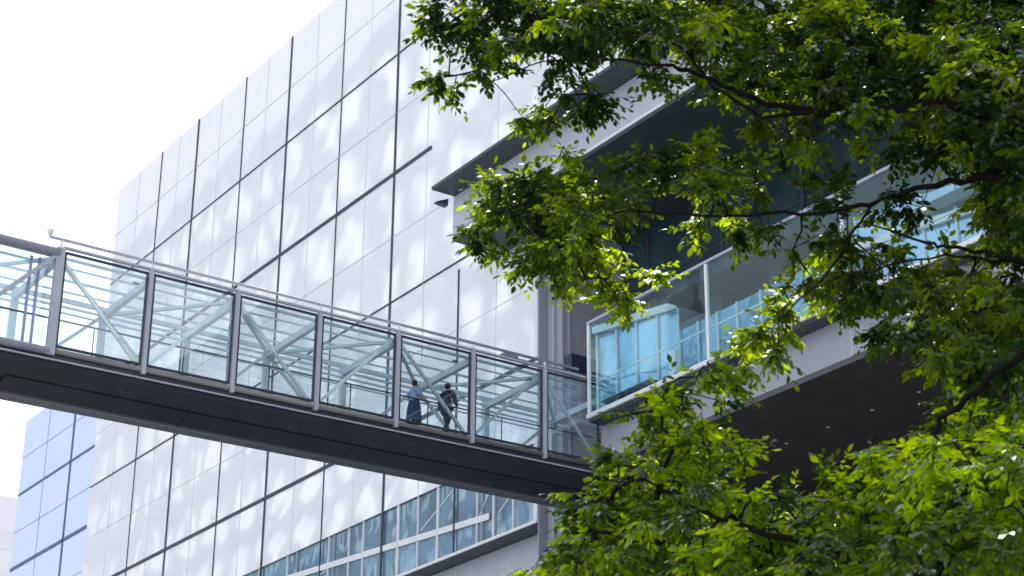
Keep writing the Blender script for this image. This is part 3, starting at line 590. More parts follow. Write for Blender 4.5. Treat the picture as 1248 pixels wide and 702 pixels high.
# ------------------------------------------------------------------ trees
UPPER_SPRAYS = "328,530,453 322,531,455 351,546,469 338,535,460 330,548,461 329,544,469 329,541,464 335,528,460 327,520,448 356,562,474 323,528,457 336,528,455 331,503,447 356,549,469 346,511,459 350,554,474 350,525,464 334,522,445 374,546,469 349,520,464 342,499,447 316,490,432 327,474,434 360,514,452 339,526,464 326,505,433 358,514,454 363,518,455 325,477,421 373,540,469 344,542,467 316,476,415 346,536,452 346,511,444 337,501,433 347,499,444 361,556,469 327,512,444 382,535,479 349,464,436 372,534,468 379,518,466 358,494,444 370,501,456 405,545,485 359,509,459 354,492,439 374,499,465 355,517,456 359,509,451 406,556,499 359,512,458 307,431,399 357,479,446 375,523,461 370,546,480 376,530,467 316,424,405 366,497,460 379,530,472 366,491,448 398,529,481 390,510,471 356,492,441 334,460,418 336,455,427 371,534,481 399,487,463 386,496,465 396,526,469 344,424,409 397,513,475 407,513,471 363,450,421 371,451,432 393,503,464 340,414,403 351,480,435 375,475,448 391,501,455 401,518,468 396,525,471 321,438,412 379,514,465 359,466,434 392,474,450 375,472,437 344,453,417 376,513,467 389,500,456 343,438,421 369,456,436 334,446,420 358,485,441 344,474,432 357,416,409 381,483,452 389,454,431 424,496,467 404,478,465 393,458,432 390,447,441 376,447,418 418,475,457 378,444,422 392,466,437 369,443,426 391,454,437 434,536,499 414,489,475 431,505,472 399,480,448 385,486,445 386,448,424 384,481,453 389,473,453 379,432,418 375,429,415 385,440,424 381,482,452 328,542,435 334,546,439 333,543,438 346,550,442 339,544,435 333,539,448 333,540,455 359,539,451 329,495,424 342,531,438 332,511,434 358,549,460 347,537,443 370,522,423 373,545,434 373,532,433 356,523,419 372,536,429 385,523,431 374,506,420 381,520,432 369,511,427 383,516,429 379,505,426 373,503,425 374,517,435 361,502,435 344,488,420 388,484,430 381,469,419 390,483,432 375,467,415 370,507,446 351,479,427 399,458,454 420,462,442 387,419,409 384,447,441 417,471,453 359,422,410 402,456,445 396,434,425 400,451,446 335,391,387 398,470,445 371,422,417 411,455,437 385,436,426 397,435,426 370,422,421 385,451,434 413,455,449 446,475,468 412,452,458 413,479,454 466,520,480 427,469,446 405,447,449 420,454,456 453,514,487 397,429,426 430,449,429 454,495,452 419,441,435 443,451,449 401,437,414 411,419,417 437,466,444 417,426,413 474,505,469 369,402,395 469,479,475 433,477,464 405,431,424 414,442,440 382,408,398 399,417,414 420,454,422 413,426,422 391,430,419 435,458,437 460,503,473 414,420,427 424,448,430 417,448,428 421,470,451 395,389,412 443,449,437 454,434,437 413,429,426 430,415,431 444,454,440 448,416,436 439,410,422 437,414,434 419,435,418 456,435,460 432,417,421 459,477,467 401,408,424 468,484,466 448,440,423 438,440,448 434,442,452 394,383,393 419,423,418 417,413,420 475,444,457 439,417,437 466,435,450 384,380,389 423,430,424 419,425,442 434,438,425 439,437,446 375,381,390 448,425,437 415,406,399 409,412,398 434,426,418 436,442,457 462,450,431 461,450,448 451,422,446 448,443,465 428,413,405 414,407,418 399,405,401 425,418,423 463,446,452 414,364,396 494,437,469 405,352,382 502,450,453 397,356,386 475,429,450 470,419,439 429,387,428 484,447,448 435,397,401 496,457,456 456,394,430 450,404,427 496,422,455 406,378,392 466,411,438 470,416,455 387,361,390 445,411,416 439,392,401 485,440,449 449,420,415 453,389,433 469,410,427 442,404,436 464,436,458 432,390,431 434,384,419 433,406,426 425,386,399 431,378,392 421,402,403 453,423,436 406,360,390 467,449,450 393,344,375 493,438,450 445,389,422 446,392,428 505,448,468 438,413,435 481,428,440 435,396,402 436,381,409 432,395,423 465,414,450 418,371,397 465,426,446 432,382,395 456,424,419 422,391,397 490,396,450 451,387,407 448,358,399 392,346,367 490,422,442 420,340,380 411,334,368 469,407,418 464,412,434 497,407,429 378,317,351 457,365,414 465,379,421 473,383,430 439,366,411 459,404,413 443,372,391 466,405,430 468,395,446 469,379,412 449,373,414 427,371,408 429,376,394 415,365,384 480,388,422 455,394,418 395,340,371 477,409,432 492,403,427 445,379,409 442,371,423 422,359,392 461,380,417 455,368,424 404,336,356 460,409,427 446,368,425 467,382,412 442,363,407 383,319,366 460,386,406 469,407,431 473,389,404 476,407,453 519,425,443 479,411,446 414,364,401 447,362,388 433,360,406 431,347,390 495,427,444 467,393,427 422,367,412 445,388,422 465,383,415 379,327,370 457,379,405 486,411,441 466,383,409 397,455,413 391,461,426 415,463,423 425,473,434 399,446,423 424,469,435 386,456,419 398,440,417 429,494,439 407,477,431 440,486,446 434,433,412 403,405,382 427,431,411 465,479,436 440,443,426 439,425,409 403,410,397 429,436,407 427,447,407 417,431,413 402,424,399 425,428,413 462,459,432 427,432,409 455,426,424 454,425,419 432,404,388 403,389,387 380,374,366 405,385,388 447,430,416 487,452,428 465,433,419 447,402,395 455,421,411 425,404,402 419,378,378 453,439,413 413,370,372 464,415,417 475,400,404 431,355,381 418,359,374 466,390,396 441,379,378 458,380,391 501,433,422 493,404,415 437,360,375 428,377,377 491,425,423 471,395,405 451,375,387 492,414,431 452,399,397 436,366,370 507,432,416 451,385,386 438,362,371 455,373,382 410,353,369 466,404,400 455,383,393 491,415,410 436,382,378 418,354,359 340,511,383 353,538,385 354,544,399 351,521,377 337,497,365 351,520,385 348,530,393 348,518,377 349,534,387 359,545,390 351,511,373 368,542,392 341,514,383 350,531,369 346,530,371 336,523,364 332,512,363 346,483,362 374,520,394 340,503,377 358,514,392 368,522,397 337,489,372 366,529,384 365,516,394 341,493,373 357,520,390 358,521,394 374,530,400 361,539,393 367,513,378 377,522,394 367,528,378 365,525,375 345,497,354 353,487,350 389,525,374 363,508,366 386,523,378 354,507,361 377,522,368 377,510,374 385,544,384 380,516,369 342,491,354 358,496,353 369,529,373 352,515,356 358,515,362 355,510,359 361,528,362 362,514,359 377,526,360 359,509,352 368,495,354 394,529,368 365,496,346 396,549,378 379,506,352 384,505,349 394,526,358 394,512,358 398,518,353 390,505,348 352,463,350 339,467,358 377,511,386 369,490,369 369,498,376 340,466,356 375,480,371 353,483,365 347,471,355 362,477,367 366,472,364 348,471,370 397,543,402 370,489,374 351,477,355 351,492,388 359,498,393 370,512,365 363,489,362 337,465,342 364,502,368 365,499,357 378,522,379 387,513,370 374,463,373 400,497,396 366,469,383 371,457,376 364,463,380 370,470,381 367,462,376 386,485,385 347,443,364 372,462,383 376,477,375 360,458,363 369,436,371 398,475,398 376,445,382 366,433,371 376,444,379 381,463,387 382,459,386 421,488,395 421,489,391 393,464,377 384,455,376 394,457,373 371,439,364 363,436,363 402,477,376 409,488,376 397,472,368 394,495,354 398,500,359 375,437,361 412,464,380 385,449,367 383,449,367 394,438,373 402,446,373 385,445,378 423,470,393 367,427,361 416,473,369 406,463,370 402,445,358 414,472,370 390,428,347 407,425,383 414,431,387 409,436,389 415,449,392 430,451,388 400,444,398 405,447,398 445,456,390 431,435,370 408,430,368 410,416,363 428,439,372 423,402,375 443,434,397 449,430,398 438,413,385 432,387,372 434,393,373 467,404,386 425,389,370 471,421,400 438,387,377 448,403,379 473,399,384 389,340,339 474,398,387 497,429,410 502,427,395 436,377,375 431,371,359 465,381,378 464,395,373 466,383,384 449,377,379 462,399,392 459,387,389 417,356,356 437,366,356 441,375,361 459,390,372 452,384,374 448,368,362 496,420,387 421,352,344 429,447,354 407,436,346 417,438,352 420,426,350 439,447,369 446,454,364 434,437,356 418,421,345 451,462,367 472,437,380 419,402,357 436,417,362 466,454,382 438,412,361 434,411,363 422,408,337 433,417,347 435,417,347 443,426,346 423,416,341 447,402,338 440,397,337 445,384,350 459,397,360 454,383,355 457,389,357 457,390,353 437,365,344 470,401,358 441,371,343 448,378,335 458,396,347 434,362,333 465,390,347 413,434,337 430,464,343 436,454,343 411,444,336 425,452,342 425,426,332 433,436,332 425,428,339 417,410,326 417,420,333 435,429,344 422,433,336 420,423,329 423,434,341 417,452,324 409,443,328 417,463,329 399,446,318 414,452,330 417,468,330 416,462,325 394,433,305 413,452,318 415,469,325 413,397,320 445,417,335 463,426,344 426,399,331 426,403,326 420,403,327 414,409,327 418,408,326 430,401,327 462,430,340 437,405,330 447,432,341 437,386,315 462,415,329 465,403,327 405,374,309 417,368,299 440,402,329 444,400,319 461,423,331 458,397,326 419,386,316 428,387,307 480,425,339 465,406,337 439,408,323 481,422,338 435,383,312 403,369,297 413,362,310 439,392,329 415,366,314 445,391,323 438,388,327 407,381,309 430,379,323 410,374,311 445,398,330 429,372,297 458,386,332 450,390,315 470,397,312 462,396,323 437,366,317 402,339,289 471,399,323 476,412,334 420,367,304 432,375,307 424,367,292 432,376,294 425,358,293 401,348,283 428,358,302 464,403,318 439,383,313 493,419,326 438,377,308 479,401,335 383,322,283 422,358,291 447,380,304 396,341,295 460,439,333 413,404,307 451,421,324 425,398,314 412,402,309 380,363,285 412,400,310 430,405,312 423,398,309 399,367,286 413,365,287 434,384,304 421,371,287 428,370,288 423,385,295 396,341,274 404,370,285 480,427,320 418,378,285 393,346,282 395,365,283 437,389,295 421,381,287 431,397,301 451,406,306 433,377,297 428,390,300 468,419,316 456,409,296 438,387,285 437,392,292 452,395,289 444,392,292 432,395,287 422,382,280 441,402,289 509,555,514 453,485,459 477,440,460 447,478,447 471,460,462 436,495,462 490,546,488 442,484,464 501,480,454 486,521,470 475,518,470 464,477,455 519,483,467 506,525,481 474,432,459 528,509,487 464,492,482 440,496,452 466,448,461 498,528,506 501,512,514 490,483,472 481,504,465 486,455,455 474,451,469 432,444,447 487,495,478 486,459,480 497,468,485 529,500,490 517,508,469 463,469,465 444,450,465 496,508,479 494,447,466 447,456,469 487,439,444 458,513,468 467,472,465 455,479,482 539,486,495 472,515,486 466,501,468 459,476,451 441,445,427 464,521,484 456,485,440 472,447,436 472,544,504 470,451,433 456,454,471 481,459,450 508,479,472 477,466,440 466,497,456 466,493,462 511,455,468 540,492,483 494,463,454 453,489,460 500,455,473 430,483,471 459,466,446 531,434,447 490,421,408 528,439,483 544,457,496 506,452,439 469,430,412 488,452,423 486,451,457 555,468,506 446,414,415 498,427,422 486,429,449 485,460,437 493,447,441 526,461,465 451,388,426 471,421,400 491,444,424 494,447,475 488,437,418 487,445,452 505,456,432 569,460,484 457,375,407 481,417,437 464,416,399 497,411,438 473,435,407 495,418,431 489,406,412 460,423,406 498,457,462 534,456,453 495,412,410 479,421,419 477,444,438 530,463,438 512,457,462 443,396,402 496,464,465 539,470,485 515,427,425 525,473,459 487,423,446 499,434,451 543,447,459 496,432,422 480,398,436 554,463,494 484,412,402 470,431,406 463,393,398 487,426,469 482,431,442 521,489,485 529,470,486 526,455,438 470,408,418 532,442,436 530,475,441 517,464,452 461,412,448 491,426,437 488,462,452 518,451,463 532,474,493 504,456,452 483,402,441 443,521,486 441,574,517 404,491,454 401,544,481 443,501,479 378,556,481 422,507,474 399,514,462 371,475,432 414,510,474 399,573,504 370,509,466 410,548,486 408,461,452 403,534,471 377,507,466 402,559,497 404,548,477 390,542,480 418,548,490 432,477,463 398,544,489 415,516,474 421,542,503 456,533,503 418,502,468 360,522,468 402,580,498 452,522,489 406,515,471 422,515,473 389,520,467 376,534,480 484,408,395 515,439,397 457,390,352 531,446,384 481,400,374 487,420,361 478,406,382 540,447,398 510,438,377 492,421,387 507,418,391 476,399,367 477,406,364 506,425,378 491,410,389 462,401,368 361,538,390 368,534,394 355,511,382 365,523,398 363,558,394 359,518,374 378,544,402 383,539,390 376,533,384 380,528,379 381,533,391 379,541,382 350,504,364 390,561,410 367,543,396 365,521,391 413,575,400 451,381,305 500,423,330 485,439,328 465,405,313 473,415,315 480,416,341 475,421,313 501,429,324 473,406,329 439,385,300 473,430,330 485,432,341 468,422,335 501,449,331 510,438,348 428,374,300 520,440,334 481,411,315 472,406,319 460,412,309 469,411,339 467,357,375 429,327,384 456,355,396 444,315,374 552,407,439 499,371,405 532,394,419 426,332,380 507,370,436 521,395,406 418,321,359 509,390,425 465,372,398 438,335,383 393,315,367 493,381,460 409,323,360 419,341,367 483,377,413 389,294,350 406,313,341 463,363,395 484,352,435 451,338,395 416,325,391 527,418,419 465,340,416 448,360,419 513,388,459 399,305,376 444,342,408 457,359,422 522,404,410 402,326,365 458,348,386 420,303,374 454,339,407 415,310,342 478,348,434 405,305,365 514,385,447 500,375,410 484,359,436 347,270,322 536,412,480 447,364,398 430,331,398 427,336,384 487,373,417 494,373,397 465,354,421 469,365,394 430,340,408 484,366,393 405,312,359 444,353,389 419,337,366 421,313,386 502,371,431 431,308,375 504,388,424 410,309,383 462,332,409 429,310,367 474,349,423 402,328,366 461,375,414 439,341,414 457,353,424 478,357,440 501,361,344 469,352,340 422,304,307 514,394,402 473,382,346 496,353,355 442,350,318 476,336,341 494,385,349 422,308,335 470,345,338 489,353,377 439,334,324 403,322,321 460,365,360 509,382,385 446,328,325 415,333,329 450,351,312 482,378,331 394,325,307 488,401,359 474,365,359 441,332,338 456,329,346 432,321,346 406,315,301 488,365,369 453,340,332 406,301,338 500,388,334 517,397,392 504,360,351 430,334,314 436,342,338 482,353,361 440,324,359 416,321,316 511,390,346 469,344,331 413,318,327 588,441,428 406,293,314 463,360,328 416,310,320 403,331,318 438,327,322 483,377,327 439,331,333 388,313,326 542,417,400 460,364,329 546,409,358 444,342,328 437,355,349 496,394,385 489,357,338 450,333,315 487,377,374 435,324,300 539,394,402 482,364,346 433,351,336 502,371,346 494,395,371 476,361,331 491,378,329 540,445,403 454,372,348 453,366,360 542,406,371 438,319,322 461,345,348 392,309,315 417,319,327 480,370,329 445,354,360 480,357,371 419,318,321 456,331,343 478,369,325 443,341,347 487,370,343 533,427,359 447,362,341 459,341,372 410,310,292 509,383,335 484,388,302 466,346,298 438,330,302 498,370,321 387,315,274 479,363,322 442,330,287 524,402,327 446,353,270 431,339,273 446,374,297 396,316,285 495,380,332 454,335,295 451,364,314 485,394,296 409,306,268 475,365,301 409,332,286 410,328,267 502,403,330 451,345,283 406,327,291 536,406,312 479,372,293 476,359,304 513,422,345 489,400,304 449,342,289 455,351,301 466,358,276 441,368,289 502,380,301 398,301,276 523,391,335 378,284,247 481,393,296 391,315,277 455,342,299 512,423,308 470,375,321 487,406,310 416,326,280 528,420,322 442,338,272 403,321,274 485,388,322 416,324,287 456,339,292 386,295,275 460,499,521 393,410,434 429,414,461 489,432,478 425,436,469 425,445,465 545,411,497 473,451,482 411,458,463 452,406,454 497,431,489 417,390,426 401,492,493 427,457,471 350,458,451 402,408,447 431,521,511 409,466,478 459,417,474 389,480,464 516,426,487 400,404,447 500,445,491 364,451,458 417,411,455 490,387,465 475,453,498 440,400,440 392,463,476 497,448,490 369,510,482 381,437,456 447,476,481 477,451,502 468,472,508 499,399,478 350,426,440 477,407,460 404,416,443 374,483,476 460,461,486 406,476,489 409,428,457 499,461,510 468,429,471 445,372,435 495,383,459 453,412,457 394,452,453 468,451,476 506,473,522 545,423,498 425,464,477 369,454,460 363,475,463 498,486,503 483,413,474 447,418,463 374,494,472 414,445,472 415,486,482 437,406,443 460,431,464 417,403,438 493,384,463 506,387,471 433,386,438 509,388,468 402,416,438 497,445,486 471,423,472 396,544,537 452,429,516 420,363,445 554,424,585 352,561,556 378,537,571 531,535,597 421,493,593 523,420,553 455,412,551 468,480,558 477,521,587 485,425,570 514,428,571 466,398,502 324,492,507 493,495,559 508,418,522 451,419,506 388,525,584 421,495,547 370,517,538 399,502,580 453,532,618 517,429,520 460,476,513 477,490,544 335,458,518 539,503,602 468,452,543 473,492,528 581,452,608 504,441,564 453,476,568 571,426,579 550,501,579 594,472,583 510,367,511 317,495,521 358,529,568 452,439,526 436,476,544 472,501,583 370,455,503 404,480,551 542,422,563 424,487,537 414,404,504 410,512,539 341,513,555 462,488,568 417,497,583 344,492,521 394,537,601 474,521,632 417,448,529 352,441,523 533,478,547 359,543,541 436,535,560 564,476,581 535,404,560 504,425,582 433,460,509 560,485,600 370,472,485 469,463,594 500,394,501 398,484,505 524,469,583 305,462,490 347,528,518 414,513,601 441,517,531 490,419,533 401,376,450 404,492,577 408,433,488 555,418,554 566,431,581 337,485,529 418,459,519 453,458,540 530,451,549 536,403,551 517,518,591 419,488,521 415,447,533 515,434,565 467,447,560 497,414,565 480,423,531 465,428,539 391,457,531 503,492,572 391,501,569 512,533,600 541,436,534 416,566,562 492,524,569 411,503,554 487,549,582 458,474,576 416,538,557 400,512,576 382,498,571 440,464,533 359,551,550 467,439,529 467,480,532 453,443,526 557,440,588 500,444,545 482,381,538 506,489,595 445,467,527 503,467,585 531,435,575 421,451,537 491,475,533 456,532,576 453,471,546 424,537,605 443,476,582 431,445,497 492,417,504 563,423,581 467,425,539 479,486,536 449,469,539 425,525,564 380,590,614 430,616,604 470,484,535 271,448,463 411,505,567 506,485,599 475,476,520 400,480,510 562,462,586 556,485,564 452,487,530 365,551,577 558,442,546 440,425,505 465,455,552 431,450,512 348,527,519 404,530,602 512,420,554 565,411,547 442,497,538 519,374,528 524,442,596 410,520,589 407,518,589 497,459,603 548,410,534 396,497,550 441,458,512 384,589,599 406,533,590 421,536,613 402,499,580 460,544,614 451,465,518 435,382,494 536,479,603 415,448,546 447,413,500 483,489,550 392,528,543 573,459,576 383,511,517 401,504,541 426,487,565 381,545,533 341,450,515 424,504,601 478,544,581 520,474,613 362,453,511 533,416,547 435,449,529 524,474,548 448,493,524 517,516,604 541,487,600 400,499,519 413,548,577 490,462,556 383,529,583 445,489,519 376,483,525 545,433,580 424,493,577 448,494,584 473,385,490 510,478,542 410,428,495 409,513,586 427,513,572 407,497,563 372,576,588 555,415,552 401,537,598 366,534,580 436,518,592 492,467,546 370,427,527 445,440,551 587,459,586 456,447,532 546,402,565 421,540,573 397,550,578 428,483,578 504,422,531 383,506,540 405,488,514 399,461,558 576,421,591 385,452,519 458,493,557 588,418,580 419,529,589 551,421,545 483,408,512 577,438,557 459,476,572 494,480,565 502,486,596 479,431,504 507,464,553 486,446,552 586,452,623 324,533,527 343,528,531 466,501,590 616,489,600 421,502,537 529,476,586 510,465,591 463,545,581 379,574,561 515,372,595 378,557,697 496,410,657 428,462,586 445,519,654 434,432,552 554,433,694 500,519,637 336,369,546 450,431,633 443,424,616 393,530,659 473,393,633 535,496,712 382,468,640 517,372,584 392,508,593 471,450,684 484,507,660 450,487,640 456,431,605 411,433,614 488,440,686 451,539,641 502,387,629 404,497,585 347,520,647 319,457,566 451,522,697 454,566,677 523,414,594 484,369,572 440,520,658 348,552,651 445,440,567 544,531,755 326,440,542 420,487,687 434,546,637 438,408,551 531,433,606 548,416,645 498,396,628 399,404,611 516,531,702 387,631,720 298,490,579 370,453,592 335,481,569 417,444,574 433,518,658 508,414,623 405,418,552 349,440,567 439,419,556 412,459,656 394,439,541 510,488,684 466,443,617 496,464,700 389,546,706 405,520,607 522,474,641 409,513,668 521,464,653 438,521,628 371,594,663 319,525,606 414,499,650 442,437,596 323,421,523 380,505,611 487,409,570 473,510,678 360,470,559 485,398,618 365,544,662 449,485,703 536,442,700 328,472,600 433,596,730 521,514,682 478,393,590 330,475,576 454,576,676 499,381,614 389,532,621 436,432,629 404,561,635 362,476,604 572,499,672 567,492,704 513,476,648 504,430,623 480,350,591 387,619,730 441,552,679 429,448,661 528,422,676 356,542,674 467,467,636 432,493,688 512,468,623 336,431,594 445,604,713 562,593,745 416,457,632 440,430,584 587,461,680 386,418,575 394,541,677 494,401,637 587,421,688 539,426,670 396,549,633 570,407,648 510,365,588 331,477,561 339,518,587 532,373,622 392,485,599 551,418,678 476,350,565 412,508,600 572,487,659 399,529,650 534,396,645 445,376,532 353,475,610 485,451,646 432,465,605 497,424,653 406,442,637 519,427,616 390,465,626 471,666,736 339,483,573 412,373,587 376,566,634 411,500,634 419,457,622 537,410,639 382,478,633 499,524,643 560,422,628 429,421,596 430,482,683 401,535,612 481,473,672 479,448,598 542,432,672 480,476,683 510,401,640 518,374,610 461,402,621 571,432,636 397,417,596 403,636,717 491,428,588 384,528,657 382,548,650 396,428,549 391,475,622 603,516,771 488,418,585 490,394,609 496,428,624 467,417,587 505,376,610 359,501,573 473,390,623 373,489,580 551,573,692 440,443,609 403,491,628 461,398,627 464,341,553 483,507,680 528,435,656 379,412,562 341,555,503 371,529,492 396,545,501 333,504,453 361,505,479 364,550,505 326,454,430 332,499,457 388,525,501 361,497,473 334,507,478 333,532,470 361,529,484 335,545,495 343,552,500 336,539,480 337,528,476 351,524,490 352,495,463 337,529,475 323,507,475 347,559,497 340,503,465 380,538,496 346,546,489 322,536,479 358,552,522 370,498,520 371,528,525 381,531,548 399,541,539 348,535,515 316,505,492 336,530,527 350,521,515 363,535,513 342,544,546 341,532,507 322,536,501 358,566,539 399,517,533 367,504,502 339,536,533 385,559,562 330,524,507 332,526,510 300,517,503 388,515,520 344,524,509 312,526,512 353,578,533 351,539,503 384,516,514 389,538,554 375,568,559 338,556,517 336,550,508 399,548,549 356,493,514 403,536,547 360,520,502 321,526,505 350,559,542 337,514,490 344,533,528 337,547,527 388,257,348 434,305,290 473,333,331 378,256,353 492,339,335 418,297,312 529,359,430 441,307,297 394,276,355 466,322,347 491,318,379 464,321,417 438,306,330 418,274,374 483,339,330 513,347,453 383,276,304 489,352,323 508,361,329 535,352,429 383,271,305 544,363,449 538,386,395 509,356,410 478,329,364 432,314,311 527,365,422 454,294,340 460,316,305 418,276,342 438,303,336 426,305,302 445,300,327 404,286,295 578,383,374 487,341,318 538,373,396 455,297,402 540,398,408 494,326,359 531,350,460 466,331,378 459,323,308 506,374,372 503,344,380 441,298,334 501,356,389 489,333,420 456,327,364 495,361,343 571,406,396 451,317,387 500,327,386 443,295,313 465,336,318 519,369,361 456,322,345 409,283,367"  # includes unseen sprays above the view, added to shade the upper crown
